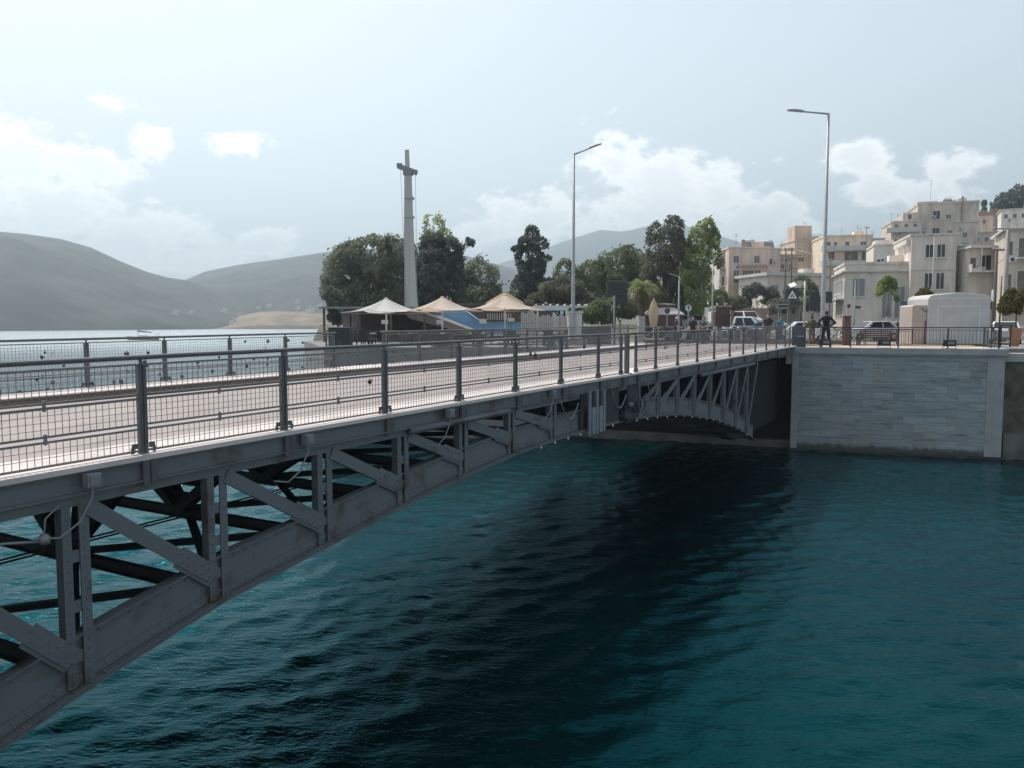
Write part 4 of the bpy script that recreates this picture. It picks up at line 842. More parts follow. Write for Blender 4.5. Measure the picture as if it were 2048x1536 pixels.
def gable():
    t = thing('gabled_roof', 'long grey brown sloping roof running down to the right behind the middle parasol', 'roof', G(905, 58)); d = 57.5; mb = MB()
    p, q = at(848, 622, d), at(968, 668, d); mb.prism([p, q, q - Z * .3, p - Z * .55 - Vec((1.0, 0, 0)), p - Vec((1.6, 0, -.05))], (0, 6, 0)); mb.build('roof_slab', grey_b, t)
    mb = MB(); mb.prism([p + Z * .04 + Vec((-.2, -.06, 0)), q + Z * .04 + Vec((0, -.06, 0)), q - Z * .08 + Vec((0, -.06, 0)), p - Z * .08 + Vec((-.2, -.06, 0))], (0, .056, 0)); mb.build('bargeboard', offwhite, t)
    mb = MB(); mb.bx((G(856, 60).x, d + .6, 5), (G(950, 58).x - G(856, 60).x, 0, 0), (0, .2, 0), (0, 0, .5)); mb.bx((G(860, 60).x, d + 1.2, 5), (.8, 0, 0), (0, 3, 0), (0, 0, 1.2)); mb.build('dark_interior', wood, t)
gable()
def bluehouse():
    d = 62; t = thing('blue_building', 'light blue painted restaurant building with a dark timber balcony', 'building', G(950, d)); D = Vec((0, .5, 0))
    P = lambda x, y, dd=d: at(x, y, dd)
    mb = MB(); mb.prism([P(858, 622), P(930, 621), P(962, 643), P(1042, 643), P(1042, 668), P(858, 668)], (0, 5, 0)); mb.build('wall', blue_p, t)
    mb = MB(); mb.prism([P(931, 619, 61.6), P(1042, 617, 61.6), P(1042, 642.5, 61.6), P(963, 642.5, 61.6)], (0, .3, 0)); bal = mb.build('balcony', wood, t)
    mb = MB(); 
    for k in range(11): q = P(975 + 4.6 * k, 640, 61.5); mb.bx(q, (.05, 0, 0), (0, .05, 0), (0, 0, .5))
    mb.build('balusters', frame_w, bal)
    mb = MB(); q = P(905, 610, 66); mb.bx(q, (8.5, 0, 0), (0, 5, 0), (0, 0, .12)); mb.bx(q + Vec((.3, .3, -2.2)), (7.9, 0, 0), (0, 4, 0), (0, 0, 2.19)); mb.build('upper_storey', wood, t)
    mb = MB(); q = P(1010, 588, 70); mb.lathe([(2.6, -1.4), (1.6, -.7), (.2, .1)], q, 12); mb.build('thatched_roof', M('thatch', (.27, .2, .14), .95, 0, .3, 6, .5), t)
    mb = MB(); q = P(1062, 620.5, 60); mb.bx(q, (2.8, 0, 0), (0, 3, 0), (0, 0, .28)); mb.bx(q + Vec((.1, .2, -1.5)), (.1, 0, 0), (0, .1, 0), (0, 0, 1.49)); mb.build('blue_awning', blue_l, t)
bluehouse()
def picket():
    d = 55; t = thing('picket_fence', 'pale picket screen right of the blue wall', 'fence', G(1085, d)); mb = MB(); x0, x1 = G(1042, d).x, G(1133, d).x; x = x0; rs = np.random.RandomState(3)
    while x < x1: mb.bx((x, d, 5), (.1, 0, 0), (0, .03, 0), (0, 0, at(1040, 625 if x < x0 + 1.2 else 630, d).z - 5 + rs.uniform(-.12, .1))); x += .125
    mb.build('pickets', f_net, t); mb = MB(); 
    for z in (5.5, 6.4): mb.bx((x0, d + .034, z), (x1 - x0, 0, 0), (0, .04, 0), (0, 0, .08))
    mb.build('rails', offwhite, t)
picket()
def pergola():
    d = 56; t = thing('pergola', 'pale pergola beam on posts over the hedge', 'pergola', G(1160, d)); z = at(1100, 615.5, d).z
    for px in (1075, 1133, 1185, 1222):
        mb = MB(); p = G(px, d); mb.bx(p + Vec((-.05, -.05, 0)), (.1, 0, 0), (0, .1, 0), (0, 0, z - 5.003)); mb.build('post', offwhite, t)
    mb = MB(); a, c = G(1066, d, z), G(1225, d, z); mb.bx(a + Vec((0, -.06, 0)), (c.x - a.x, 0, 0), (0, .12, 0), (0, 0, .16)); mb.build('beam', offwhite, t)
    mb = MB()
    for k in range(10): mb.bx((a.x + .5 * k + .2, d - .6, z + .165), (.06, 0, 0), (0, 2.4, 0), (0, 0, .1))
    mb.build('rafters', offwhite, t)
pergola()
def plinth():
    d = 48.5; b = G(1149, d); t = thing('plinth', 'white tapered masonry plinth at the foot of the first street lamp', 'plinth', b); w0, w1 = .62, .42; z1 = at(1149, 626, d).z; mb = MB()
    v = [(-w1, -.35), (w1, -.35), (w1, .35), (-w1, .35)]; mb.add([b + Vec((x * .85, y, 0)) for x, y in v] + [Vec((b.x + x, b.y + y, z1)) for x, y in v], [(0, 3, 2, 1), (4, 5, 6, 7), (0, 1, 5, 4), (1, 2, 6, 5), (2, 3, 7, 6), (3, 0, 4, 7)])
    mb.build('body', offwhite, t, bevel=.02); mb = MB(); mb.bx((b.x - .5, b.y - .42, z1 + .002), (1.0, 0, 0), (0, .84, 0), (0, 0, .09)); mb.build('cap', offwhite, t)
    mb = MB(); mb.bx((b.x - .75, b.y - .5, 5), (1.5, 0, 0), (0, .14, 0), (0, 0, .35)); mb.build('step', conc, t)
plinth()
tag(wallbox('planter_wall', 'dark grey low panel wall with white top left of the X fence', 'wall', 1163, 1222, 652, 672, 50, .3, dgrey, 5.0)); 
wallbox('wall_cap', 'thin white capping on the dark grey low panel wall', 'capping', 1163, 1222, 650.6, 651.9, 49.95, .4, white)
# mast
def mast():
    d = 76; b = G(823, d); t = thing('concrete_mast', 'tall tapered concrete mast with short crossbar and hanging ropes', 'mast', b); zt = at(814, 300, d).z; zk = at(816, 345, d).z
    k = d / F; mb = MB()
    def sec(z, x, w): return [Vec((x - w / 2, d - w * .4, z)), Vec((x + w / 2, d - w * .4, z)), Vec((x + w / 2, d + w * .4, z)), Vec((x - w / 2, d + w * .4, z))]
    S = [sec(5, b.x + .05, 1.25), sec(at(823, 610, d).z, b.x + .02, 1.16), sec(at(0, 480, d).z, b.x - .16, .86), sec(zk, at(816, 345, d).x, .62), sec(zk + .02, at(815, 345, d).x, .42), sec(zt, at(814, 300, d).x, .36)]
    for s_ in S: mb.v += [tuple(p) for p in s_]
    for i in range(len(S) - 1):
        for j in range(4): j2 = (j + 1) % 4; mb.f.append((4 * i + j, 4 * i + j2, 4 * i + 4 + j2, 4 * i + 4 + j))
    mb.f += [(3, 2, 1, 0), (20, 21, 22, 23)]; mc = M('weathered mast concrete', (.5, .48, .455), .85, 0, .12, .4, .15, stretch=(3, 3, .15)); mb.build('shaft', mc, t)
    mb = MB(); c = at(815, 338, d); mb.beam(at(796, 332, d), at(834, 346, d), .5, .42); mb.bx(at(794, 334, d) + Vec((0, -.2, 0)), (.5, 0, 0), (0, .4, 0), (0, 0, .32)); mb.bx(at(824, 347, d) + Vec((0, -.2, 0)), (.5, 0, 0), (0, .4, 0), (0, 0, .32)); mb.bx(at(807, 350, d) + Vec((0, -.45, 0)), (.85, 0, 0), (0, .9, 0), (0, 0, .4)); mb.build('crossbar', mgrey, t)
    mb = MB()
    for x0, x1, y0 in ((801, 812, 338), (831, 834, 348)): mb.tube([at(x0, y0, d - .3), at(x1, 606, d - .6)], .018, 5)
    mb.build('ropes', mgrey, t)
    for yy in (398, 436):
        mb = MB(); z = at(0, yy, d).z; x = b.x + (at(816, yy, d).x - b.x) * 1.0; w = .72 + (z - zk) * -.03; mb.bx((at(819, yy, d).x - .43, d - .42, z), (.86, 0, 0), (0, .84, 0), (0, 0, .16)); mb.build('collar', mc, t)
mast()
# terrace railing, planter, tables and chairs
def terrace():
    a, c = Vec((-10.1, 43.75, 5.003)), Vec((3.0, 44.75, 5.003)); u = (c - a).normalized(); n = (c - a).length; t = thing('terrace_railing', 'dark metal railing along the quay edge of the restaurant terrace', 'railing', a)
    mb = MB(); mb.beam(a + Z * .9, c + Z * .9, .06, .05); mb.beam(a + Z * .12, c + Z * .12, .04, .04); mb.build('rail', dgrey, t)
    for k in range(9):
        mb = MB(); p = a + u * (n * k / 8); mb.bx(p - u * .04 - Vec((0, .04, 0)), u * .08, (0, .08, 0), Z * .87); mb.build('post', dgrey, t)
    mb = MB(); x = .12
    while x < n: mb.bx(a + u * x + Z * .142, u * .018, (0, .018, 0), Z * .73); x += .14
    mb.build('balusters', dgrey, t)
    p = Vec((-9.95, 44.5, 5.003)); q = thing('planter', 'large dark square planter at the left end of the terrace railing', 'planter', p); mb = MB(); mb.bx(p + Vec((-.1, -.5, 0)), (1.15, 0, 0), (0, 1, 0), Z * 1.02); mb.bx(p + Vec((-.14, -.54, 1.022)), (1.23, 0, 0), (0, 1.08, 0), Z * .07); mb.build('box', dgrey, q, bevel=.02)
    vs, fs = crown([((p.x + .35, p.y, 6.15), (.3, .3, .14)), ((p.x + .75, p.y, 6.12), (.25, .3, .1))], 300, .07, 3); mb = MB(); mb.v = [tuple(v) for v in vs]; mb.f = fs; mb.build('plants', fol_dark, q, fix=False)
    # one table, one chair, copied
    tb = thing('terrace_table', 'square terrace table with pale top', 'table', (0, 0, 0), 'tables on the terrace'); mb = MB(); mb.bx((-.4, -.4, .71), (.8, 0, 0), (0, .8, 0), Z * .04); mb.build('table_top', offwhite, tb); mb = MB(); mb.bx((-.05, -.05, .03), (.1, 0, 0), (0, .1, 0), Z * .677); mb.bx((-.28, -.28, 0), (.56, 0, 0), (0, .56, 0), Z * .028); mb.build('pedestal', dgrey, tb)
    chm = M('dark wicker', (.07, .065, .065), .75, 0, .3, 20, .4)
    ch = thing('terrace_chair', 'dark wicker terrace chair', 'chair', (0, 0, 0), 'chairs on the terrace'); mb = MB(); mb.bx((-.27, -.27, .38), (.54, 0, 0), (0, .54, 0), Z * .09); mb.build('seat', chm, ch, bevel=.02)
    mb = MB(); mb.bx((-.27, .22, .473), (.54, 0, 0), (0, .06, 0), Z * .42 + Vec((0, .08, 0))); mb.build('backrest', chm, ch, bevel=.02)
    for s in (-1, 1):
        mb = MB(); mb.bx((s * .27 - .03, -.24, .62), (.06, 0, 0), (0, .47, 0), Z * .05); mb.bx((s * .27 - .025, -.24, .473), (.05, 0, 0), (0, .05, 0), Z * .145); mb.build('armrest', chm, ch)
        for y in (-.23, .19): mb = MB(); mb.bx((s * .23 - .025, y, 0), (.05, 0, 0), (0, .05, 0), Z * .378); mb.build('leg', chm, ch)
    rs = np.random.RandomState(4); first = [True, True]; cnt = 0
    for i in range(11):
        x = -8.3 + 1.05 * i + rs.uniform(-.15, .15) + (.9 if i % 2 else 0); y = 46.2 + (i % 3) * 1.9 + rs.uniform(-.2, .2); y += x * .06
        lbl = 'pale topped table on the restaurant terrace'
        if first[0]: tb.location = (x, y, 5.003); tag(tb, lbl); first[0] = False
        else: dup(tb, (x, y, 5.003), rs.uniform(-.2, .2), lbl)
        for a_ in (0, math.pi, math.pi / 2)[:2 + i % 2]:
            rz = a_ + rs.uniform(-.25, .25); px_, py_ = x - math.sin(rz) * -.0 + math.sin(a_) * .62, y + math.cos(a_) * .62 * 1
            lc = 'dark wicker chair at a table on the restaurant terrace'
            if first[1]: ch.location = (px_, py_, 5.003); ch.rotation_euler = (0, 0, -rz); tag(ch, lc); first[1] = False
            else: dup(ch, (px_, py_, 5.003), -rz, lc)
    for (px, y0, y1, d, lb) in ((770, 640, 648, 49, 'small white notice board on the white parasol pole'), (880, 640, 648, 51, 'small pale menu board under the middle parasol'), (966, 638, 647, 51, 'small pale menu board left of the rightmost parasol pole'), (1022, 636, 643, 51, 'small pale menu board right of the rightmost parasol pole')):
        a0, a1 = at(px - 7, y0, d), at(px + 7, y1, d); t = thing('menu_board', lb, 'sign', G(px, d)); mb = MB(); mb.bx((a0.x, d - .1, a1.z), (a1.x - a0.x, 0, 0), (0, .03, 0), Z * (a0.z - a1.z)); mb.build('board', offwhite, t)
        mb = MB(); m_ = (a0.x + a1.x) / 2; mb.tube([(m_, d - .06, 5), (m_, d - .06, a1.z + .05)], .02, 6); mb.build('stand', dgrey, t)
terrace()

# ------------------------------------------------------------------ lamps, poles, signs
def lamp(label, px, d, ytop, arm_px, arm_y, r=.085, head=.7, nm='street_lamp', mat=None, z0=5.0, group='street lamps'):
    b = G(px, d, z0); zt = at(px, ytop, d).z; t = thing(nm, label, 'street lamp', b, group); m = mat or galv; mb = MB()
    mb.tube([b, b + Z * 1.4, Vec((b.x, b.y, zt))], [r * 1.3, r * 1.2, r * .62], 12); mb.lathe([(r * 2, 0), (r * 2, .04), (r * 1.5, .06)], b, 12); mb.build('pole', m, t, smooth=True)
    e = at(arm_px, arm_y, d); s = Vec((b.x, b.y, zt - .05)); mb = MB(); mb.tube([s, s.lerp(e, .5), e], [r * .5, r * .42, r * .4], 8); mb.build('arm', m, t, smooth=True)
    v = (e - s).normalized(); w = Vec((0, 1, 0)); up = v.cross(w) * (-1 if v.cross(w).z < 0 else 1); mb = MB(); q = e - v * head * .75; pr = [(-.08, .04), (.04, .09), (.5, .1), (.95, .05), (1, .0)]
    pts = [q + v * (head * x) + up * (h * head * .9) for x, h in pr] + [q + v * (head * x) - up * (.03 * head) for x in (1, .5, -.08)]; mb.prism([p - w * .13 for p in pts], w * .26); mb.build('lamp_head', m, t, bevel=.012)
    mb = MB(); mb.bx(Vec((b.x - .06, b.y - r * 1.35, b.z + .55)), (.12, 0, 0), (0, .02, 0), Z * .3); mb.build('hatch', m, t)
    return t
lamp('tall grey street lamp with an arm rising to the right, beside the conifer', 1146, 48, 307, 1197, 290, .1, .75)
lamp('tallest grey street lamp with a level arm pointing left, before the cream apartments', 1645, 46, 226, 1582, 221, .11, .85)
lamp('thin grey street lamp with a short arm left, before the tall dark feathery tree', 1357, 62, 552, 1341, 548, .07, .45)
lamp('thin grey street lamp with a level arm left, before the light green tree', 1424, 66, 519, 1402, 516, .06, .5)
lamp('slim grey street lamp standing before the grey corner house', 1862, 88, 469, 1822, 465, .07, .6, z0=5.5)
lamp('short grey street lamp post beside the light blue sign, thin arm', 1708, 70, 560, 1700, 559, .06, .3, z0=5.2)
def upole(label, px, d, ytop, mat, arms, r=.13, z0=5.5, lean=0):
    b = G(px, d, z0); zt = at(px, ytop, d).z; t = thing('utility_pole', label, 'pole', b, 'utility poles'); mb = MB(); top = Vec((b.x + lean, b.y, zt)); mb.tube([b, top], [r, r * .65], 8); mb.build('pole', mat, t, smooth=True)
    for h, w in arms:
        mb = MB(); c = top - Z * h; mb.bx(c + Vec((-w / 2, -r - .08, 0)), (w, 0, 0), (0, .08, 0), Z * .1); ca = mb.build('crossarm', mat, t)
        for k in range(4): mb = MB(); mb.lathe([(.05, 0), (.06, .06), (.03, .1), (.05, .14)], c + Vec((-w / 2 + .1 + (w - .2) * k / 3, -r - .04, .102)), 6); mb.build('insulator', offwhite, ca)
    return top
polew = M('weathered pole timber', (.13, .105, .09), .9, 0, .2, 2, .3, stretch=(6, 6, .5)); polec = M('pole concrete', (.3, .28, .26), .85, 0, .12, 2, .2)
t1 = upole('dark timber utility pole with three crossarms, left one of the twin poles', 1568, 110, 497, polew, [(.3, 2.2), (1.6, 1.6), (3.0, 1.2)])
t2 = upole('dark timber utility pole with three crossarms, right one of the twin poles', 1580, 110, 495, polew, [(.25, 2.4), (1.5, 1.6), (2.9, 1.2)])
upole('thin dark pole right of the second street lamp', 1658, 96, 502, polew, [(.2, .7)], .08)
upole('thin dark pole before the cream balcony wing', 1727, 130, 455, polew, [(.1, .8)], .08)
t3 = upole('brown timber pole left of the concrete pole near the right edge', 1987, 60, 492, polew, [(.35, .9)], .15, 5.0)
t4 = upole('concrete pole with a braced crossarm near the right edge', 2008, 57, 457, polec, [(.1, 2.4)], .17, 5.0)
upole('thin dark post between the two poles near the right edge', 1999, 50, 552, dgrey, [], .06, 5.0)
def wires():
    t = thing('overhead_cable', 'thin overhead cables strung between the utility poles', 'cable', t2); i = 0
    for a, b_ in ((t2, at(1865, 540, 89)), (at(1865, 540, 89), t4 - Z * 2.0), (t1 - Z * .2, t2 - Z * .2), (t4 - Z * .1, at(2080, 440, 52)), (t3 - Z * .3, t4 - Z * 1.4)):
        mb = MB(); mb.tube([a.lerp(b_, k / 10) - Z * (1.2 * math.sin(math.pi * k / 10) * min(1, (a - b_).length / 30)) for k in range(11)], .018, 4); mb.build('cable', black, t); i += 1
wires()
def board():
    d = 47; b = G(1229, d); t = thing('information_board', 'dark electronic message board on a cranked grey pole', 'sign', b); a0, a1 = at(1213, 561, d), at(1255, 591, d); mb = MB(); mb.bx((a0.x, d - .12, a1.z), (a1.x - a0.x, 0, 0), (0, .2, 0), Z * (a0.z - a1.z)); mb.build('housing', dgrey, t, bevel=.02)
    mb = MB(); mb.bx((a0.x + .09, d - .127, a1.z + .08), (a1.x - a0.x - .18, 0, 0), (0, .006, 0), Z * (a0.z - a1.z - .2)); mb.build('screen', black, t)
    c0, c1 = at(1231, 589, d), at(1255, 608, d); mb = MB(); mb.bx((c0.x, d - .06, c1.z), (c1.x - c0.x, 0, 0), (0, .3, 0), Z * (a1.z - .003 - c1.z)); mb.build('control_box', black, t, bevel=.015)
    mb = MB(); p = G(1228, d); mb.tube([p, Vec((p.x, d, a1.z - .12)), Vec((p.x + .1, d, a1.z + .1))], .055, 10); mb.build('pole', galv, t, smooth=True)
board()
def closed_parasol():
    d = 50; b = G(1307, d); t = thing('closed_parasol', 'folded cream parasol before the white kiosk roof', 'parasol', b); z1 = at(1307, 598, d).z; z0 = at(1307, 654, d).z; h = z1 - z0; mb = MB(); n = 20; pr = [(0, .13), (.04, .17), (.2, .2), (.45, .24), (.7, .2), (.9, .1), (1, .02)]
    for zz, r in pr:
        for k in range(n): g = 2 * math.pi * k / n; q = r * (1 + .28 * math.cos(6 * g)); mb.v.append((b.x + q * math.cos(g), b.y + q * math.sin(g), z0 + h * zz))
    for j in range(len(pr) - 1):
        for k in range(n): k2 = (k + 1) % n; mb.f.append((j * n + k, j * n + k2, j * n + n + k2, j * n + n + k))
    mb.f.append(tuple(range(n))); mb.build('folded_canopy', f_cream, t, smooth=True); mb = MB(); mb.tube([b, (b.x, b.y, z1 + .06)], .03, 8); mb.lathe([(.35, 0), (.35, .08), (.05, .1)], b, 12); mb.build('pole', offwhite, t)
closed_parasol()
def kiosk():
    d = 66; t = thing('pavilion_kiosk', 'maroon kiosk with a white two tier canopy roof', 'kiosk', G(1325, d)); c = G(1325, d + 2); hw = 37 * d / F; mb = MB(); zr = at(1325, 630, d).z; z2 = at(1325, 615, d).z; z3 = at(1313, 606, d).z
    def fr(z0, w0, z1, w1):
        v = [(-1, -1), (1, -1), (1, 1), (-1, 1)]; mb.add([(c.x + x * w0, c.y + y * w0, z0) for x, y in v] + [(c.x + x * w1, c.y + y * w1, z1) for x, y in v], [(0, 3, 2, 1), (4, 5, 6, 7), (0, 1, 5, 4), (1, 2, 6, 5), (2, 3, 7, 6), (3, 0, 4, 7)])
    fr(zr, hw, zr + .1, hw); fr(zr + .102, hw, z2, hw * .55); fr(z2 + .3, hw * .62, z3, hw * .1); mb.build('canopy_roof', f_white, t); mb = MB(); fr(5, hw * .9, zr - .003, hw * .9); mb.build('walls', maroon, t)
    mb = MB(); fr(z2 + .002, hw * .5, z2 + .298, hw * .5); mb.build('lantern', wood, t)
kiosk()
tag(wallbox('pillar', 'pale masonry pillar left of the folded parasol', 'pillar', 1278, 1290, 632, 664, 56, .6, conc, 5.0))
def red_kiosk():
    d = 94; t = thing('red_kiosk', 'small red brown kiosk with a pale roof edge behind the parked pickup', 'kiosk', G(1445, d, 5.6)); a = at(1431, 614, d); mb = MB(); mb.bx((a.x, d, 5.4), (1.75, 0, 0), (0, 2, 0), Z * (a.z - 5.4)); mb.build('walls', M('red brown panels', (.13, .07, .055), .7, 0, .15, 2), t)
    mb = MB(); mb.bx((a.x - .1, d - .15, a.z + .003), (1.95, 0, 0), (0, 2.3, 0), Z * .14); mb.build('roof', M('orange roof edge', (.55, .36, .25), .8), t); mb = MB(); mb.bx((a.x + .9, d - .03, 5.6), (.7, 0, 0), (0, .028, 0), Z * 1.9); mb.build('door', maroon, t)
red_kiosk()
def round_sign(label, px, py, d, r, face, mark=None):
    b = G(px, d); z = at(px, py, d).z; t = thing('road_sign', label, 'sign', b, 'road signs'); mb = MB(); mb.tube([b, Vec((b.x, b.y, z + r * .6))], .03, 8); mb.build('pole', galv, t); mb = MB(); mb.lathe([(r, 0), (r, .02)], (b.x, b.y - .06, z), 24, (0, 1, 0)); pl = mb.build('disc', face, t)
    if mark: mb = MB(); mb.bx((b.x - r * .12, b.y - .066, z - r * .5), (r * .24, 0, 0), (0, .005, 0), Z * r); mb.prism([(b.x - r * .4, b.y - .066, z + r * .1), (b.x + r * .4, b.y - .066, z + r * .1), (b.x, b.y - .066, z + r * .62)], (0, .004, 0)); mb.build('arrow', mark, pl)
round_sign('round pale road sign with a dark arrow', 1376, 616, 60, .25, M('sign pale face', (.45, .46, .47), .5), dgrey)
round_sign('round dark reddish sign seen from behind before the kiosk roof', 1334, 622, 56, .2, maroon)
round_sign('round dark sign on the corner before the ornate side of the grey house', 1696, 612, 72, .17, maroon)
def rect_sign():
    d = 70; t = thing('direction_sign', 'white rectangular sign with a dark symbol on two thin posts', 'sign', G(1420, d)); a0, a1 = at(1409, 615, d), at(1431, 623.5, d); mb = MB(); mb.bx((a0.x, d - .08, a1.z), (a1.x - a0.x, 0, 0), (0, .03, 0), Z * (a0.z - a1.z)); pl = mb.build('board', white, t); mb = MB(); w = a1.x - a0.x; mb.lathe([(.09, 0), (.09, .006)], (a0.x + w * .5, d - .086, (a0.z + a1.z) / 2), 10, (0, 1, 0)); mb.bx((a0.x + w * .66, d - .086, a1.z + .06), (.06, 0, 0), (0, .005, 0), Z * .24); mb.bx((a0.x + w * .8, d - .086, a1.z + .06), (.14, 0, 0), (0, .005, 0), Z * .24); mb.build('symbols', maroon, pl)
    for k in (.3, .75): mb = MB(); mb.tube([(a0.x + w * k, d - .03, 5.15), (a0.x + w * k, d - .03, a0.z)], .025, 6); mb.build('post', galv, t)
    d = 78; t = thing('direction_sign', 'grey framed gantry sign on two legs left of the warning triangle', 'sign', G(1567, d, 5.3)); a0, a1 = at(1554, 608, d), at(1580, 617, d); w = a1.x - a0.x; mb = MB(); mb.bx((a0.x, d, a1.z), (w, 0, 0), (0, .05, 0), Z * (a0.z - a1.z)); mb.build('board', galv, t); mb = MB(); mb.bx((a0.x + .12, d - .006, a1.z + .1), (w - .24, 0, 0), (0, .005, 0), Z * (a0.z - a1.z - .2)); mb.build('panel', dgrey, t)
    for k in (.15, .85): mb = MB(); mb.tube([(a0.x + w * k, d + .09, 5.3), (a0.x + w * k, d + .09, a1.z + .3)], .035, 6); mb.build('post', galv, t)
rect_sign()
def crossing_sign():
    d = 43; b = G(1608, d, 5.0); t = thing('warning_sign', 'pole mounted warning triangle with a small solar panel above it', 'sign', b); zt = at(1608, 562, d).z; mb = MB(); mb.tube([b, Vec((b.x, b.y, zt))], .055, 10); mb.build('pole', galv, t, smooth=True)
    za = at(1608, 577, d).z; mb = MB(); mb.beam((b.x, d, za), (at(1580, 577, d).x, d, za), .05, .05); mb.build('arm', dgrey, t); a0, a1 = at(1571, 578, d), at(1596, 599, d); mb = MB(); mb.bx((a0.x, d - .1, a1.z), (a1.x - a0.x, 0, 0), (0, .04, 0), Z * (a0.z - a1.z)); pl = mb.build('backboard', dgrey, t); cx = (a0.x + a1.x) / 2
    def tri(s, z, y, m, n, par): mb = MB(); mb.prism([(cx - s * .58, y, z), (cx + s * .58, y, z), (cx, y, z + s)], (0, .006, 0)); return mb.build(n, m, par)
    tri(.42, a1.z + .06, d - .107, white, 'triangle', pl); tri(.22, a1.z + .12, d - .114, dgrey, 'triangle_inset', pl); mb = MB(); mb.bx((cx - .02, d - .121, a1.z + .14), (.04, 0, 0), (0, .005, 0), Z * .1); mb.build('symbol', white, pl)
    mb = MB(); mb.bx((cx - .12, d - .09, a1.z - .55), (.3, 0, 0), (0, .18, 0), Z * .53); mb.build('battery_box', dgrey, t); p = at(1586, 571, d); mb = MB(); mb.bx(p + Vec((-.2, -.25, -.14)), (.32, 0, .12), (0, .42, .18), Vec((-.01, -.02, .03))); mb.build('solar_panel', offwhite, t); mb = MB(); mb.tube([(p.x, d, za), (p.x, d, p.z)], .02, 6); mb.build('bracket', dgrey, t)
crossing_sign()
wallbox('hoarding', 'dark grey back of a hoarding left of the second street lamp', 'hoarding', 1620, 1638, 585, 618, 72, .15, dgrey); wallbox('hoarding', 'dark grey back of a hoarding right of the second street lamp', 'hoarding', 1646, 1665, 583, 606, 71, .15, dgrey)
for o in [o for o in bpy.data.objects if o.name.startswith('hoarding')]:
    pass
def kiosk_white():
    d = 45.3; a, c = at(1857, 592, d), at(1982, 592, d); w = c.x - a.x; z0 = 5.12; h = a.z - z0; t = thing('white_cabin', 'white rounded cabin with a recessed front panel on the abutment platform', 'cabin', ((a.x + c.x) / 2, d, z0)); prof = [(0, 0), (w, 0), (w, h - .12), (w - .06, h - .02), (w - .25, h + .06), (w * .5, h + .2), (.3, h + .06), (.08, h - .03), (0, h - .18)]
    y0 = d; mb = MB(); mb.prism([(a.x + x, y0, z0 + z) for x, z in prof], (0, 2.4, 0)); mb.build('shell', M('cabin white', (.46, .455, .45), .5, 0, .08, 1.5), t, bevel=.04); mb = MB(); x0, x1 = w * .15, w * .84; z1 = h * .78
    for (xx, zz, ww, hh) in ((x0, .05, .05, z1), (x1 - .05, .05, .05, z1), (x0 + .05, z1 - .0, x1 - x0 - .1, .05)): mb.bx((a.x + xx, y0 - .012, z0 + zz), (ww, 0, 0), (0, .011, 0), Z * hh)
    mb.bx((a.x + .05, y0 - .02, z0 + h - .16), (w - .1, 0, 0), (0, .019, 0), Z * .06); mb.build('panel_trim', offwhite, t); mb = MB(); mb.bx((a.x - .04, y0 - .05, z0 - .1), (w + .08, 0, 0), (0, 2.5, 0), Z * .097); mb.build('base', dgrey, t)
    mb = MB(); mb.bx((c.x + .02, y0 - .1, z0 + h - .3), (.09, 0, 0), (0, .09, 0), Z * .65); mb.build('corner_post', white, t)
    a, c = at(1827, 610, d), at(1856, 610, d); w = c.x - a.x; h = a.z - z0; t = thing('cream_cabinet', 'narrow cream cabinet joined to the left of the white cabin', 'cabinet', ((a.x + c.x) / 2, d, z0)); mb = MB(); mb.prism([(a.x, y0 + .1, z0), (a.x + w, y0 + .1, z0), (a.x + w, y0 + .1, z0 + h), (a.x + .08, y0 + .1, z0 + h), (a.x, y0 + .1, z0 + h - .08)], (0, 1.5, 0)); mb.build('shell', M('cream paint', (.42, .355, .31), .6, 0, .06, 1), t, bevel=.03)
    mb = MB(); mb.beam(at(1842, 616, d + .07), at(1855, 625, d + .07), .03, .03); mb.bx((c.x - .1, y0 + .06, z0), (.05, 0, 0), (0, .035, 0), Z * h * .6); mb.build('strut', dgrey, t)
kiosk_white()
def billboard():
    d = 62; a, c = at(1803, 603, d), at(1829, 640, d); w, h = c.x - a.x, a.z - c.z; t = thing('blue_sign', 'blue information sign board left of the cream cabinet', 'sign', G(1816, d)); m1 = M('dark blue panel', (.05, .09, .2), .5, 0, .1, 2); m2 = M('mid blue panel', (.09, .17, .36), .5, 0, .1, 2); mb = MB(); mb.bx((a.x, d, c.z), (w, 0, 0), (0, .08, 0), Z * h * .66); mb.build('lower_panel', m2, t); mb = MB(); mb.bx((a.x, d + .02, c.z + h * .69), (w, 0, 0), (0, .08, 0), Z * h * .31); mb.build('upper_panel', m1, t)
    mb = MB(); mb.bx((a.x - .02, d - .01, c.z + h * .662), (w + .04, 0, 0), (0, .1, 0), Z * h * .025); mb.build('trim', blue_l, t); mb = MB(); mb.bx((a.x + .12, d - .005, c.z + h * .5), (.13, 0, 0), (0, .004, 0), Z * .16); mb.bx((a.x + .35, d - .005, c.z + h * .53), (.5, 0, 0), (0, .004, 0), Z * .05); mb.bx((a.x + .35, d - .005, c.z + h * .45), (.4, 0, 0), (0, .004, 0), Z * .04); mb.build('pictogram', white, t)
    for k in (.1, .9): mb = MB(); mb.tube([(a.x + w * k, d + .04, 5), (a.x + w * k, d + .04, c.z - .003)], .04, 6); mb.build('post', galv, t)
billboard()
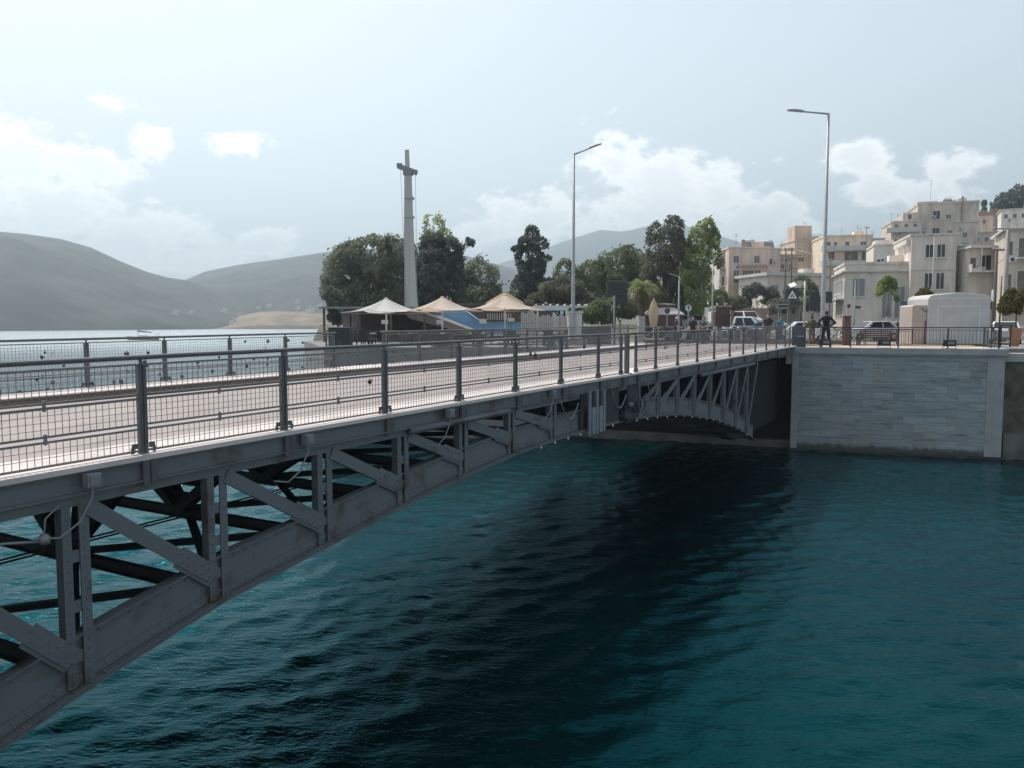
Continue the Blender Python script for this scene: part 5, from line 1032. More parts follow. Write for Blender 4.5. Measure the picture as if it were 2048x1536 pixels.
def potted():
    d = 46; b = G(2032, d, 5.0); t = thing('potted_tree', 'small olive gold tree in a terracotta pot at the right edge', 'potted tree', b); mb = MB(); mb.lathe([(.18, 0), (.24, .3), (.32, .8), (.38, .95), (.38, 1.05), (.3, 1.05), (.28, .9)], b, 18); mb.build('pot', M('terracotta', (.42, .2, .12), .8, 0, .15, 3), t, smooth=True); mb = MB(); mb.tube([b + Z * .9, b + Z * 1.5, b + Z * 2.1], [.05, .045, .03], 7); mb.build('trunk', bark, t)
    vs, fs = crown([(tuple(at(2030, 602, d)), (.75, .7, .5)), (tuple(at(2012, 615, d)), (.4, .5, .4)), (tuple(at(2046, 595, d)), (.5, .5, .5)), (tuple(at(2022, 590, d)), (.3, .3, .45)), (tuple(at(2040, 618, d)), (.35, .3, .3))], 2600, .1, 41, .04); mb = MB(); mb.v = [tuple(v) for v in vs]; mb.f = fs; mb.build('crown', fol_gold, t, fix=False)
potted()

# ------------------------------------------------------------------ road beyond the bridge, fences, platform furniture
def approach():
    mb = MB(); mb.prism([B(45.32, .7, 5.19), B(45.32, 8.3, 5.19), B(60, 10, 5.012), B(60, -3, 5.012)], Z * -.6); o = mb.build('road', roadm); tag(o, 'asphalt road running off the end of the bridge', 'road', kind='structure')
    t = thing('kerb', 'brown kerb beam at the far side of the road end', 'kerb', G(1500, 50)); mb = MB(); p, q = G(1290, 49.5), G(1700, 46); mb.beam(p + Z * .16, q + Z * .16, .2, .32); mb.build('kerb_beam', brownc, t)
    def xf(p, q, n, name, label, m):
        t = thing(name, label, 'fence', p); u = (q - p) / n; H = 1.12
        for k in range(n + 1): mb = MB(); o = p + u * k; mb.bx(o + Vec((-.035, -.035, 0)), (.07, 0, 0), (0, .07, 0), Z * H); mb.build('post', m, t)
        for k in range(n):
            a, c = p + u * (k + .03), p + u * (k + .97); mb = MB(); mb.beam(a + Z * (H - .04), c + Z * (H - .04), .05, .05); mb.beam(a + Z * .12, c + Z * .12, .04, .04)
            g = (a + c) / 2; mb.beam(a + Z * .15, c + Z * (H - .07), .03, .03); mb.beam(a + Z * (H - .07) + Vec((0, .034, 0)), c + Z * .15 + Vec((0, .034, 0)), .03, .03); mb.build('x_panel', m, t)
    xf(G(1238, 53), G(1395, 53.6), 4, 'pedestrian_fence', 'grey pedestrian fence with X panels left of the scooters', galv); xf(G(1398, 53.6), G(1560, 52.5), 5, 'pedestrian_fence', 'grey pedestrian fence with X panels behind the scooters', galv)
    xf(G(1609, 44.5), G(1688, 43.6), 2, 'pedestrian_fence', 'maroon pedestrian fence with X panels between the dark cabinet and the square post', maroon)
    d = 43.5; b = G(1693, d); t = thing('square_post', 'thick maroon square post at the corner of the platform', 'post', b); mb = MB(); mb.bx(b + Vec((-.17, -.17, 0)), (.34, 0, 0), (0, .34, 0), Z * (at(1693, 634, d).z - 5)); mb.build('shaft', maroon, t, bevel=.015); mb = MB(); mb.bx(Vec((b.x - .2, b.y - .2, at(1693, 634, d).z + .003)), (.4, 0, 0), (0, .4, 0), Z * .06); mb.build('cap', maroon, t)
    # platform railing along the front of the abutment and down its right end
    def rail(name, label, pts, m, bal, H=1.0, nsec=5):
        t = thing(name, label, 'railing', pts[0])
        for p, q, n in [(pts[i], pts[i + 1], nsec[i]) for i in range(len(pts) - 1)]:
            u = (q - p).normalized(); L_ = (q - p).length; s = Vec((-u.y, u.x, 0))
            for k in range(n + 1): mb = MB(); o = p + u * (L_ * k / n); mb.bx(o - u * .03 - s * .03, u * .06, s * .06, Z * H); mb.build('post', m, t)
            for k in range(n):
                a, c = p + u * (L_ * k / n + .032), p + u * (L_ * (k + 1) / n - .032); mb = MB(); mb.beam(a + Z * (H - .025), c + Z * (H - .025), .045, .045); mb.beam(a + Z * (H - .14), c + Z * (H - .14), .025, .025); mb.beam(a + Z * .12, c + Z * .12, .03, .03)
                x = .1
                while x < (c - a).length: o = a + u * x; mb.bx(o - u * .007 - s * .007 + Z * .136, u * .014, s * .014, Z * (H - .29)); x += bal
                mb.build('panel', m, t)
    zt = Z * 5.123; f0, f1 = A0 + AX * .55 - AN * .35 + zt, A1 - AX * .2 - AN * .35 + zt; rail('platform_railing', 'thin dark railing along the front edge of the abutment platform', [f0, f1, f1 - AN * 3], dgrey, .15, 1.0, [4, 2])
    rail('platform_railing', 'maroon railing with close balusters behind the platform, right of the square post', [G(1700, 45.2), G(1826, 44.8)], maroon, .12, 1.0, [4]); rail('iron_gate', 'black iron railing beside the white cabin at the right end', [G(1984, 42.0, 5.1), G(2022, 40.6, 5.1)], black, .09, 1.15, [2])
    d = 44.2; b = G(1748, d); t = thing('slatted_bench', 'dark red slatted bench on the platform', 'bench', b)
    for s in (-.85, .75):
        mb = MB(); mb.bx(b + Vec((s, -.2, 0)), (.06, 0, 0), (0, .45, 0), Z * .42); mb.bx(b + Vec((s, -.26, .42)), (.06, 0, 0), (0, .06, 0), Z * .45); mb.build('bench_end', maroon, t)
    mb = MB()
    for k in range(4): mb.bx(b + Vec((-.9, -.2 + .12 * k, .423)), (1.8, 0, 0), (0, .09, 0), Z * .03)
    mb.build('seat', maroon, t); mb = MB()
    for k in range(4): mb.bx(b + Vec((-.9, -.3, .5 + .11 * k)), (1.8, 0, 0), (0, .035, 0), Z * .075)
    mb.build('backrest', maroon, t)
    fl = None
    for px, lb in ((1648, 'black floodlight at the feet of the man in black'), (1768, 'black floodlight on the coping before the slatted bench'), (1895, 'black floodlight on the coping before the white cabin')):
        x = (px - 1580) / (1998 - 1580) * AL; b = A0 + AX * x - AN * .12 + Z * 5.123
        if fl is None:
            fl = thing('floodlight', lb, 'floodlight', b, 'floodlights on the abutment coping'); o = b + Z * .1; mb = MB(); mb.bx(o - AX * .27 + AN * .05, AX * .54, -AN * .16, Z * .3); mb.build('housing', black, fl, bevel=.015); mb = MB(); mb.bx(o - AX * .08 + AN * .062 + Z * .1, AX * .28, -AN * .011, Z * .13); mb.build('label_plate', mgrey, fl)
            mb = MB()
            for s in (-.29, .272): mb.bx(o + AX * s - AN * .05 - Z * .1, AX * .018, -AN * .05, Z * .26)
            mb.bx(b - AX * .29 - AN * .05, AX * .58, -AN * .05, Z * .015); mb.build('bracket', black, fl); f_b = b
        else: dup(fl, b, None, lb)
    b = A0 - AX * .0 - AN * .25 + Z * 5.123; t = thing('control_cabinet', 'dark grey steel cabinet at the end of the bridge railing', 'cabinet', b); mb = MB(); mb.bx(b - AX * .05, AX * .66, -AN * .5, Z * 1.02); mb.build('body', M('charcoal steel', (.06, .065, .075), .5, 0, .1, 2), t, bevel=.015); mb = MB(); mb.bx(b + AN * .012, AX * .56, -AN * .011, Z * .5); d_ = mb.build('door', dgrey, t); mb = MB(); mb.bx(b + AX * .22 + AN * .03 + Z * .52, AX * .28, -AN * .017, Z * .05); mb.build('handle', galv, d_)
approach()

# ------------------------------------------------------------------ vehicles
lampw = M('clear lamp lens', (.6, .6, .58), .15); lampr = M('red lamp lens', (.3, .02, .02), .2)
def paint(name, c, r=.25, met=.3): return M(name, c, r, met, .03, .5)
def vehicle(name, label, cat, loc, rz, kind, pm, group=None):
    t = thing(name, label, cat, (0, 0, 0), group)
    P = {'pickup': dict(L=5.2, W=1.84, prof=[(-2.6, .55), (-2.6, 1.05), (-.95, 1.07), (1.05, 1.1), (1.3, 1.06), (2.35, .98), (2.58, .8), (2.6, .45), (2.2, .38), (-2.3, .42)], cab=[(-.95, .98), (1.22, .98), (.5, 1.78), (-.72, 1.8)], wb=1.55, wr=.38),
         'sedan': dict(L=4.3, W=1.74, prof=[(-2.1, .45), (-2.13, .85), (-1.9, .98), (.95, .93), (1.9, .78), (2.13, .6), (2.1, .3), (1.8, .26), (-1.8, .28)], cab=[(-1.75, .9), (1.1, .86), (.3, 1.42), (-1.1, 1.44)], wb=1.28, wr=.31),
         'van': dict(L=4.6, W=1.85, prof=[(-2.25, .5), (-2.3, 1.1), (-2.2, 1.15), (1.15, 1.12), (2.0, .98), (2.28, .8), (2.28, .4), (2.0, .34), (-2.0, .36)], cab=[(-2.22, 1.05), (1.35, 1.04), (.6, 1.8), (-2.0, 1.86)], wb=1.4, wr=.35)}[kind]
    w = P['W'] / 2; mb = MB(); mb.prism([(x, -w, z) for x, z in P['prof']], (0, 2 * w, 0)); mb.build('body', pm, t, bevel=.07, smooth=False)
    c = P['cab']; wi, wo = w * .76, w * .95
    v = [(c[0][0], -wo, c[0][1]), (c[1][0], -wo, c[1][1]), (c[2][0], -wi, c[2][1]), (c[3][0], -wi, c[3][1])]; mb = MB(); mb.add([Vec(p) for p in v] + [Vec((p[0], -p[1], p[2])) for p in v], [(0, 1, 2, 3), (4, 7, 6, 5), (0, 4, 5, 1), (1, 5, 6, 2), (2, 6, 7, 3), (3, 7, 4, 0)]); cab = mb.build('cabin', pm, t, bevel=.06)
    V8 = [Vec(p) for p in v] + [Vec((p[0], -p[1], p[2])) for p in v]
    def patch(q, u0, u1, v0, v1, off, nm, m=glass_d):
        A, Bq, Cq, D = q; f = lambda a, b_: (A * (1 - a) + Bq * a) * (1 - b_) + (D * (1 - a) + Cq * a) * b_
        n = (Bq - A).cross(D - A).normalized(); n = n if n.dot((A + Cq) / 2 - Vec((0, 0, 1.2))) > 0 else -n
        pts = [f(u0, v0), f(u1, v0), f(u1, v1), f(u0, v1)]; mb = MB(); mb.prism([p + n * .002 for p in pts], n * off); mb.build(nm, m, cab)
    patch((V8[1], V8[5], V8[6], V8[2]), .06, .94, .14, .92, .012, 'windscreen'); patch((V8[4], V8[0], V8[3], V8[7]), .08, .92, .2, .9, .012, 'rear_window')
    sp = [(.1, .42), (.46, .86)] if kind != 'van' else [(.05, .34), (.37, .64), (.67, .9)]
    for q in ((V8[0], V8[1], V8[2], V8[3]), (V8[4], V8[5], V8[6], V8[7])):
        for a, b_ in sp: patch(q, a, b_, .2, .88, .012, 'side_window')
    for x in (-P['wb'], P['wb']):
        for s in (-1, 1):
            r = P['wr']; mb = MB(); mb.lathe([(r * .6, -.1), (r * .95, -.11), (r, -.07), (r, .07), (r * .95, .11), (r * .6, .1)], (x, s * (w - .1), r), 22, (0, 1, 0)); wh = mb.build('wheel', rubber, t, smooth=False)
            mb = MB(); mb.lathe([(r * .58, -.09), (r * .58, .09)], (x, s * (w - .1), r), 16, (0, 1, 0)); 
            for k in range(5): g = 2 * math.pi * k / 5; mb.beam((x, s * (w + .0), r), (x + r * .55 * math.cos(g), s * (w - .0), r + r * .55 * math.sin(g)), .05, .03, Vec((0, 1, 0)))
            mb.build('rim', chrome, wh)
    for s in (-1, 1):
        zf = P['prof'][6][1] if kind != 'pickup' else .82; xf = max(p[0] for p in P['prof']); mb = MB(); mb.bx((xf - .16, s * w * .72 - .2, zf - .08), (.13, 0, 0), (0, .4, 0), Z * .15); mb.build('headlight', lampw, t, bevel=.02)
        mb = MB(); mb.bx((-xf + .0, s * w * .82 - .1, .8), (.06, 0, 0), (0, .2, 0), Z * .22); mb.build('tail_light', lampr, t)
        mb = MB(); mb.bx((c[1][0] - .45, s * (w + .1) - .09, c[1][1] + .08), (.1, 0, 0), (0, .18, 0), Z * .15); mb.build('wing_mirror', pm, t, bevel=.03)
    xf = max(p[0] for p in P['prof']); mb = MB(); mb.bx((xf - .05, -w * .45, .5), (.06, 0, 0), (0, w * .9, 0), Z * .22); mb.build('grille', dgrey, t); mb = MB(); mb.bx((xf + .012, -.26, .36), (.01, 0, 0), (0, .52, 0), Z * .11); mb.build('number_plate', white, t)
    if kind == 'pickup': mb = MB(); mb.bx((-2.5, -w + .1, 1.052), (1.45, 0, 0), (0, 2 * w - .2, 0), Z * .03); mb.build('load_bed', black, t)
    t.location = loc; t.rotation_euler = (0, 0, rz); ORG[t.name] = Vec((0, 0, 0)); return t
vehicle('pickup_truck', 'white double cab pickup parked behind the scooters', 'pickup truck', G(1492, 57.5), R(-22), 'pickup', paint('white car paint', (.72, .73, .74)))
vehicle('parked_van', 'pale silver van parked uphill behind the white pickup', 'van', G(1494, 92, 5.9), R(-84), 'van', paint('silver car paint', (.5, .51, .52)), 'cars parked in the street')
vehicle('parked_car', 'small pale car far down the street left of the white sign', 'car', G(1389, 84, 5.75), R(-80), 'sedan', paint('silver car paint', (.5, .51, .52)), 'cars parked in the street')
vehicle('parked_car', 'dark blue car behind the man in the dark T-shirt', 'car', G(1554, 55, 5.0), R(-35), 'sedan', paint('dark blue car paint', (.06, .09, .16)), 'cars parked in the street')
vehicle('parked_car', 'white car behind the man in camouflage', 'car', G(1598, 54, 5.0), R(170), 'sedan', paint('white car paint', (.72, .73, .74)), 'cars parked in the street')
vehicle('parked_car', 'silver car parked before the grey corner house', 'car', G(1742, 59, 5.05), R(186), 'sedan', paint('silver car paint', (.5, .51, .52)), 'cars parked in the street')
vehicle('parked_car', 'grey car parked left of the blue sign', 'car', G(1795, 60.5, 5.05), R(176), 'sedan', paint('grey car paint', (.2, .21, .22)), 'cars parked in the street')
vehicle('parked_car', 'white car beside the concrete pole near the right edge', 'car', G(2010, 52, 5.0), R(60), 'sedan', paint('white car paint', (.72, .73, .74)), 'cars parked in the street')
def scooter():
    t = thing('scooter', 'scooter', 'scooter', (0, 0, 0), 'scooters parked behind the fence'); bm_ = M('scooter grey paint', (.13, .14, .16), .35, .3)
    for x in (-.6, .62): mb = MB(); mb.lathe([(.15, -.05), (.24, -.06), (.26, 0), (.24, .06), (.15, .05)], (x, 0, .26), 18, (0, 1, 0)); wh = mb.build('wheel', rubber, t, smooth=True); mb = MB(); mb.lathe([(.15, -.04), (.15, .04)], (x, 0, .26), 12, (0, 1, 0)); mb.build('rim', mgrey, wh)
    mb = MB(); mb.prism([(-.85, -.17, .55), (-.8, -.17, .78), (-.1, -.17, .74), (.02, -.17, .36), (.42, -.17, .36), (.55, -.17, .95), (.64, -.17, .93), (.6, -.17, .4), (.46, -.17, .24), (-.3, -.17, .26)], (0, .34, 0)); mb.build('body', bm_, t, bevel=.05); mb = MB(); mb.prism([(-.86, -.14, .785), (-.1, -.14, .745), (-.08, -.14, .82), (-.5, -.14, .86), (-.84, -.14, .9)], (0, .28, 0)); mb.build('seat', black, t, bevel=.03)
    mb = MB(); mb.tube([(.62, 0, .3), (.56, 0, .95), (.5, 0, 1.06)], .03, 8); mb.tube([(.42, -.33, 1.08), (.5, -.15, 1.06), (.5, .15, 1.06), (.42, .33, 1.08)], .018, 8); mb.build('handlebar', dgrey, t); mb = MB(); mb.ball((.6, 0, .98), .09, 10); mb.build('headlight', lampw, t, smooth=True)
    for s in (-1, 1): mb = MB(); mb.tube([(.5, s * .2, 1.06), (.52, s * .3, 1.24)], .008, 5); mb.bx((.5, s * .3 - .06, 1.22), (.02, 0, 0), (0, .12, 0), Z * .08); mb.build('mirror', dgrey, t)
    mb = MB(); mb.bx((-.98, -.14, .88), (.26, 0, 0), (0, .28, 0), Z * .24); mb.build('top_box', dgrey, t, bevel=.03)
    return t
sc0 = scooter()
for i, (px, d, rz, lb) in enumerate([(1452, 50.8, -75, 'grey scooter behind the fence, below the rear of the white pickup'), (1474, 50.6, -100, 'grey scooter behind the fence, below the cab of the white pickup'), (1500, 50.5, -80, 'grey scooter behind the fence, below the windscreen of the white pickup'), (1522, 50.3, -110, 'grey scooter beside the man in the dark T-shirt'), (1358, 50.2, -20, 'scooter of the white haired man'), (1396, 50.0, 195, 'scooter between the two men in dark clothes')]):
    if i == 0: sc0.location = G(px, d); sc0.rotation_euler = (0, 0, R(rz)); tag(sc0, lb)
    else: dup(sc0, G(px, d), R(rz), lb, 'scooters parked behind the fence' if i < 4 else 'scooters at the road end')

# ------------------------------------------------------------------ people
skinm = M('skin', (.42, .25, .18), .6, 0, .06, 6); 
def cloth(n, c): return M('cloth ' + n, c, .9, 0, .2, 9, .2)
camo = M('camouflage cloth', (.16, .14, .09), .9, 0, .2, 7, .2, col2=(.05, .055, .035), lo=.45, hi=.55)
def person(label, loc, rz, H, shirt, trous, hairm, arms, legs=None, lean=0, longs=False, cap=None):
    """one continuous body; arms: per side elbow and wrist, z up, y forward"""
    t = thing('person', label, 'person', (0, 0, 0), 'people at the end of the bridge'); k = H / 1.75
    legs = legs or {-1: [(-.1, .02, .5), (-.11, -.02, .09)], 1: [(.1, .02, .5), (.11, -.02, .09)]}
    S = lambda p: Vec((p[0] * k, (p[1] + lean * max(0, p[2] - .95)) * k, p[2] * k))
    def tb(mb, pts, rs, n=12): mb.tube([S(p) for p in pts], [r * k for r in rs], n); [mb.ball(S(p), r * k * .98, 10) for p, r in zip(pts, rs)]
    def trunk(mb, g):
        for z0, w, dp in ((.92, .165, .115), (1.0, .155, .11), (1.12, .15, .105), (1.25, .17, .115), (1.38, .185, .115), (1.44, .15, .09)): mb.ball(S((0, 0, z0)), k * (1 + g), 14, (w, dp, .09))
    mb = MB(); trunk(mb, 0); tb(mb, [(0, .0, 1.42), (0, .01, 1.55)], [.062, .058]); mb.ball(S((0, .015, 1.635)), k, 16, (.078, .098, .115)); mb.ball(S((0, .06, 1.585)), k, 10, (.052, .05, .05))
    mb.ball(S((0, .115, 1.625)), k * .018, 8, (1, 1.3, 1.3)); 
    for s in (-1, 1): mb.ball(S((s * .08, .0, 1.63)), k, 8, (.012, .024, .034)); mb.ball(S((s * .03, .102, 1.652)), k * .014, 8)
    mb.ball(S((0, .1, 1.583)), k, 8, (.026, .016, .009))
    for s in (-1, 1):
        el, wr = arms[s]; sh = (s * .185, 0, 1.41); tb(mb, [sh, el], [.052, .042]); tb(mb, [el, wr], [.042, .028])
        E, Wp = Vec(el), Vec(wr); d = (Wp - E).normalized(); side = d.cross(Vec((s, .3, 0))).normalized(); n = d.cross(side); tb(mb, [tuple(Wp), tuple(Wp + d * .05), tuple(Wp + d * .09)], [.03, .036, .033])
        for f, (o, ln) in enumerate(((-.03, .068), (-.01, .078), (.011, .073), (.031, .056))):
            b0 = Wp + d * .085 + side * o; b1 = b0 + d * ln * .55 + n * s * .006; b2 = b1 + d * ln * .4 + n * s * .025; tb(mb, [tuple(b0), tuple(b1), tuple(b2)], [.0105, .0095, .008], 6)
        b0 = Wp + d * .03 - side * .035; b1 = b0 + d * .035 - side * .025; tb(mb, [tuple(b0), tuple(b1), tuple(b1 + d * .03)], [.013, .011, .009], 6)
        hp = (s * .09, 0, .9); kn, an = legs[s]; tb(mb, [hp, kn], [.085, .055]); tb(mb, [kn, an], [.055, .036]); a = Vec(an); tb(mb, [(a.x, a.y - .03, a.z - .045), (a.x + s * .02, a.y + .15, a.z - .055)], [.038, .03])
    def rm(o, v): m_ = o.modifiers.new('skin', 'REMESH'); m_.mode = 'VOXEL'; m_.voxel_size = v; m_.use_smooth_shade = True; sm = o.modifiers.new('smooth', 'SMOOTH'); sm.iterations = 4; sm.factor = .5
    rm(mb.build('body', skinm, t, smooth=True), .0085)
    mb = MB(); trunk(mb, .1); 
    for s in (-1, 1):
        el, wr = arms[s]; sh = (s * .185, 0, 1.41); e2 = el if longs else tuple(Vec(sh).lerp(Vec(el), .62)); tb(mb, [sh, e2], [.066, .058])
        if longs: tb(mb, [el, tuple(Vec(el).lerp(Vec(wr), .93))], [.056, .042])
    tb(mb, [(0, 0, 1.44), (0, .004, 1.475)], [.09, .072]); rm(mb.build('shirt', shirt, t, smooth=True), .014)
    mb = MB(); mb.ball(S((0, 0, .93)), k, 14, (.18, .13, .1))
    for s in (-1, 1): kn, an = legs[s]; tb(mb, [(s * .09, 0, .9), kn], [.1, .075]); tb(mb, [kn, tuple(Vec(kn).lerp(Vec(an), .95))], [.075, .062])
    rm(mb.build('trousers', trous, t, smooth=True), .014)
    for s in (-1, 1): a = Vec(legs[s][1]); mb = MB(); tb(mb, [(a.x, a.y - .035, a.z - .04), (a.x + s * .01, a.y + .05, a.z - .045), (a.x + s * .02, a.y + .16, a.z - .052)], [.05, .046, .036]); o = mb.build('shoe', black, t, smooth=True); rm(o, .012)
    mb = MB(); mb.ball(S((0, -.008, 1.66)), k, 16, (.088, .105, .105)); mb.v = [v if v[2] > 1.625 * k or v[1] < -.02 * k + lean * .6 else (v[0] * .7, v[1] * .4, 1.66 * k) for v in mb.v]; mb.build('hair', hairm, t, smooth=True)
    t.location = loc; t.rotation_euler = (0, 0, rz); return t
hair_d = M('dark hair', (.02, .016, .014), .7, 0, .3, 20); hair_g = M('grey white hair', (.5, .49, .47), .8, 0, .1, 20)
hang = {-1: [(-.24, -.02, 1.13), (-.25, .06, .88)], 1: [(.24, -.02, 1.13), (.25, .06, .88)]}
hips = {-1: [(-.40, -.08, 1.17), (-.2, .06, 1.02)], 1: [(.40, -.08, 1.17), (.2, .06, 1.02)]}
fwd = {-1: [(-.24, .06, 1.15), (-.2, .3, 1.1)], 1: [(.24, .06, 1.15), (.2, .3, 1.1)]}
wide = {-1: [(-.14, .03, .5), (-.2, -.02, .09)], 1: [(.14, .03, .5), (.22, .0, .09)]}
pz = Z * 5.123
person('man in black seen from behind, hands on hips, at the abutment edge', A0 + AX * 1.55 - AN * .75 + pz, R(-5), 1.8, cloth('black', (.018, .018, .024)), cloth('black trousers', (.02, .02, .025)), hair_d, hips, wide, longs=True)
person('man in camouflage clothing beside the dark cabinet', G(1624, 46.2, 5.0), R(-30), 1.74, camo, camo, hair_d, {-1: [(-.27, .02, 1.15), (-.14, .2, 1.2)], 1: [(.27, .02, 1.15), (.14, .22, 1.22)]}, longs=True)
person('man in dark T-shirt and khaki trousers walking at the bridge end', G(1536, 45.6, 5.12), R(150), 1.72, cloth('dark navy', (.03, .03, .04)), cloth('khaki', (.14, .12, .09)), hair_d, {-1: [(-.33, .02, 1.16), (-.3, .2, 1.02)], 1: [(.27, -.06, 1.14), (.3, .05, .92)]}, {-1: [(-.1, .14, .52), (-.1, .12, .09)], 1: [(.1, .0, .5), (.1, -.22, .13)]})
person('man in blue shirt half hidden behind the parked dark blue car', G(1560, 51.0), R(-160), 1.75, cloth('blue', (.06, .16, .24)), cloth('dark trousers', (.04, .04, .05)), hair_d, hang)
person('white haired man in dark clothes leaning over a scooter', G(1350, 48.6, 5.02), R(-100), 1.68, cloth('dark', (.03, .028, .032)), cloth('dark trousers', (.04, .04, .05)), hair_g, fwd, lean=.18)
person('man in dark shirt in the middle of the group of three by the scooters', G(1386, 49.0, 5.02), R(170), 1.7, cloth('plum dark', (.04, .025, .03)), cloth('dark trousers', (.04, .04, .05)), hair_d, hang)
person('man in grey clothes standing right in the group of three by the scooters', G(1409, 47.6, 5.06), R(120), 1.62, cloth('grey', (.09, .085, .08)), cloth('grey trousers', (.07, .065, .06)), hair_d, fwd, lean=.1)

# ------------------------------------------------------------------ boats
def sailboat():
    d = 320; b = at(287, 676, d); b.z = 0; t = thing('sailboat', 'white sailing boat without raised sails, boom cover over the deck, out in the bay', 'sailboat', b); mb = MB(); n = 13; L_ = 12.4
    secs = []
    for i in range(n):
        x = i / (n - 1); xx = (x - .5) * L_; hw = 1.75 * math.sin(math.pi * min(1, .12 + x * .88)) ** .6 * (1 if x < .93 else .9); sh = 1.15 + .35 * (1 - x) ** 2; hw = max(hw, .03) if x > .02 else .04
        secs.append([(xx - .6 * (1 - x), -hw, sh), (xx, -hw * .85, .2), (xx, 0, -.4), (xx, hw * .85, .2), (xx - .6 * (1 - x), hw, sh)])
    for s_ in secs: mb.v += [(b.x + p[0], b.y + p[1], p[2]) for p in s_]
    for i in range(n - 1):
        for j in range(4): mb.f.append((5 * i + j, 5 * i + 5 + j, 5 * i + 6 + j, 5 * i + 1 + j))
        mb.f.append((5 * i + 4, 5 * i + 9, 5 * i + 5, 5 * i))
    mb.f += [(0, 1, 2, 3, 4), tuple(5 * (n - 1) + j for j in (4, 3, 2, 1, 0))]; mb.build('hull', M('grey white hull', (.16, .16, .17), .4, 0, .05), t)
    mb = MB(); mb.prism([(b.x - 2.2, b.y - .9, 1.25), (b.x + 2.2, b.y - .9, 1.22), (b.x + 1.9, b.y - .9, 1.75), (b.x - 1.2, b.y - .9, 1.8)], (0, 1.8, 0)); mb.build('cabin', offwhite, t, bevel=.08); mb = MB(); mb.tube([(b.x - 2.2, b.y, 1.3), (b.x - 2.2, b.y, 3.9)], .09, 8); mb.build('mast', mgrey, t); mb = MB(); mb.tube([(b.x - 2.3, b.y, 3.55), (b.x + .5, b.y, 3.2), (b.x + 3.4, b.y, 2.9)], [.3, .24, .14], 8); mb.build('boom_cover', M('navy sail cover', (.05, .06, .09), .8), t, smooth=True)
    mb = MB(); 
    for yy in (-1, 1): mb.tube([(b.x + 5.2, b.y + yy, 1.1), (b.x + 5.25, b.y + yy, 2.5), (b.x + 5.9, b.y + yy, 2.5), (b.x + 5.9, b.y + yy, 1.1)], .05, 6)
    mb.build('stern_frame', galv, t)
    d = 78; b = at(592, 728, d); b.z = 0; t = thing('motor_dinghy', 'small dark inflatable dinghy with an outboard motor, seen through the far railing', 'boat', b); mb = MB()
    for s in (-1, 1): mb.tube([(b.x + 1.5, b.y + s * .6, .22), (b.x - .8, b.y + s * .6, .24), (b.x - 1.5, b.y + s * .25, .32), (b.x - 1.7, b.y, .36)], .22, 10)
    mb.bx((b.x - 1.3, b.y - .45, .04), (2.7, 0, 0), (0, .9, 0), Z * .08); mb.build('hull', M('dark rubber hull', (.05, .055, .07), .6), t, smooth=True); mb = MB(); mb.bx((b.x + 1.45, b.y - .14, .3), (.35, 0, 0), (0, .28, 0), Z * .5); mb.bx((b.x + 1.55, b.y - .05, -.3), (.12, 0, 0), (0, .1, 0), Z * .598); mb.build('outboard_motor', white, t, bevel=.03)
sailboat()

# ------------------------------------------------------------------ houses on the far shore
def farhouses():
    from mathutils.bvhtree import BVHTree
    rs = np.random.RandomState(8); src = None; hs = [o for o in bpy.data.objects if o.name.split('.')[0] in ('hill', 'headland')]; vs, fs = [], []
    for o in hs:
        b = len(vs); vs += [tuple(v.co + o.location) for v in o.data.vertices]; fs += [tuple(b + i for i in p.vertices) for p in o.data.polygons]
    bv = BVHTree.FromPolygons(vs, fs); eye = Vec((0, 0, CZ))
    for i in range(13):
        px = rs.uniform(340, 660); py = rs.uniform(618, 650) if px < 480 else rs.uniform(606, 626); hit = bv.ray_cast(eye, at(px, py, 100) - eye)[0]      # stand on the slope
        if hit is None: continue
        o0 = hit + Z * 1.5
        if src is None:
            src = thing('far_house', 'tiny pale house on the hillside across the bay', 'house', (0, 0, 0), 'houses across the bay'); mb = MB(); mb.bx((-5, -4, -14), (10, 0, 0), (0, 8, 0), Z * 18); mb.build('wall', w_white, src); mb = MB(); mb.prism([(-5.3, -4.3, 4.003), (5.3, -4.3, 4.003), (0, -4.3, 6)], (0, 8.6, 0)); mb.build('roof', tilem, src); src.location = o0
        else: dup(src, o0, rs.uniform(-.5, .5), None, None, rs.uniform(.5, .8))
farhouses()
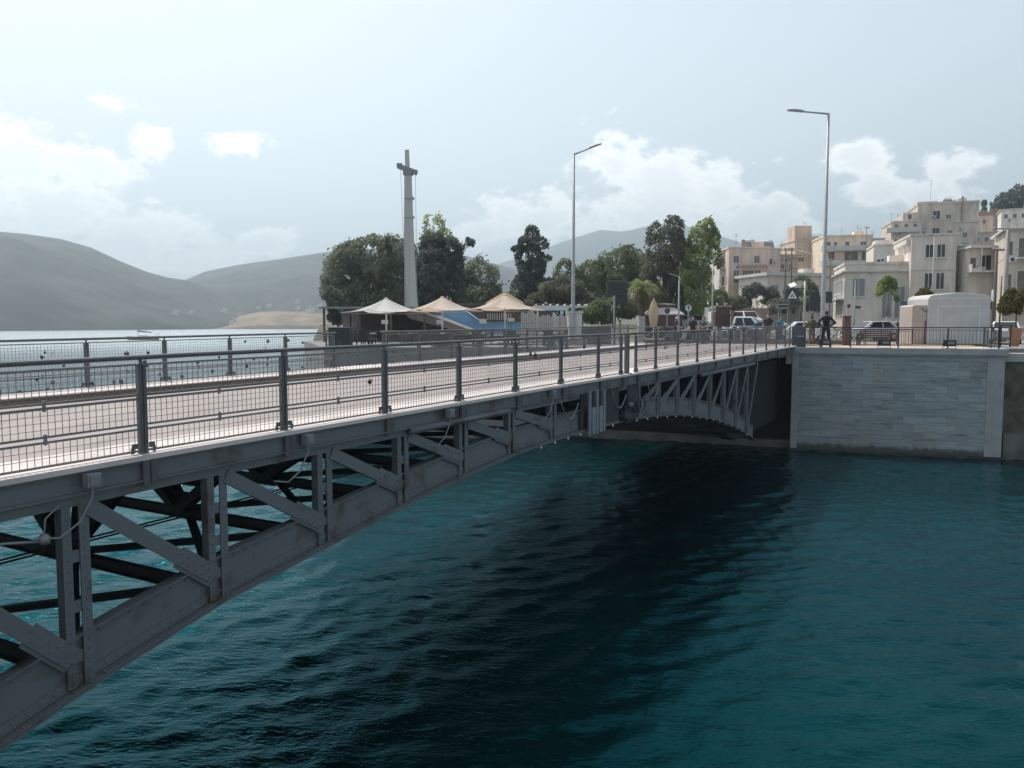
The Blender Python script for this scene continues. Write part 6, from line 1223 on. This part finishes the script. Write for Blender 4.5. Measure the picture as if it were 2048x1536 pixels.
# ------------------------------------------------------------------ padlocks on the railing mesh
def padlocks():
    rs = np.random.RandomState(21); lm = {'dark': M('dark padlock', (.03, .03, .033), .6, .1), 'brass': M('dull brass padlock', (.10, .075, .04), .6, .2), 'white': M('pale padlock', (.5, .5, .5), .4)}; src = {}
    def one(kind, p, rz, s, where):
        lb = f'{ {"dark": "dark", "brass": "dull brass", "white": "pale"}[kind]} padlock hooked on the {where} railing mesh of the bridge'
        key = (kind, where)
        if kind not in src:
            mb = MB(); mb.bx((-.028, -.011, -.06), (.056, 0, 0), (0, .022, 0), Z * .05); a = [(.018 * math.cos(g), 0, -.01 + .026 * math.sin(g)) for g in np.linspace(0, math.pi, 7)]; mb.tube([(.018, 0, -.02)] + a + [(-.018, 0, -.02)], .0045, 5); o = mb.build('padlock', lm[kind], origin=(0, 0, 0)); src[kind] = o
        else: o = src[kind].copy(); COL.objects.link(o)
        o.location = p; o.rotation_euler = (rs.uniform(-.2, .2), rs.uniform(-.7, .7), rz); o.scale = (s, s, s); tag(o, lb, 'padlock', 'padlocks on the ' + where + ' railing'); 
    ang = math.pi / 2 - T
    for i in range(92):
        u = rs.uniform(11.6, 24.5) if i < 76 else rs.uniform(24.5, 40); z = rs.choice([.06, .12, .2, .26, .34, .42, .5, .62, .7, .78, .86], p=[.2, .16, .12, .08, .08, .07, .07, .06, .06, .06, .04]); one(rs.choice(['dark', 'brass', 'white'], p=[.78, .15, .07]), B(u, WID - .012, zd(u) + z), ang, rs.uniform(.7, 1.4) if u < 24 else rs.uniform(.9, 1.5), 'far')
    for u, z in ((17.9, .72), (18.1, .7), (20.4, .8), (13.1, .52), (24.4, .7), (25.9, .6)): one('dark', B(u, -.012, zd(u) + z), ang, rs.uniform(.9, 1.4), 'near')
padlocks()

# ------------------------------------------------------------------ HAZE
def haze():
    mb = MB(); mb.bx((-4500, -120, -4), (9500, 0, 0), (0, 5200, 0), (0, 0, 500)); m = bpy.data.materials.new('sea haze'); m.use_nodes = True; N, L = m.node_tree.nodes, m.node_tree.links
    N.remove(N['Principled BSDF']); v = N.new('ShaderNodeVolumePrincipled'); v.inputs['Color'].default_value = (.74, .89, 1, 1); v.inputs['Density'].default_value = HAZE; v.inputs['Anisotropy'].default_value = .45
    L.new(v.outputs[0], N['Material Output'].inputs['Volume']); o = mb.build('haze', m); tag(o, 'pale sea haze in the air over the bay', 'haze', kind='stuff')
HAZE = 4.3e-4
haze()
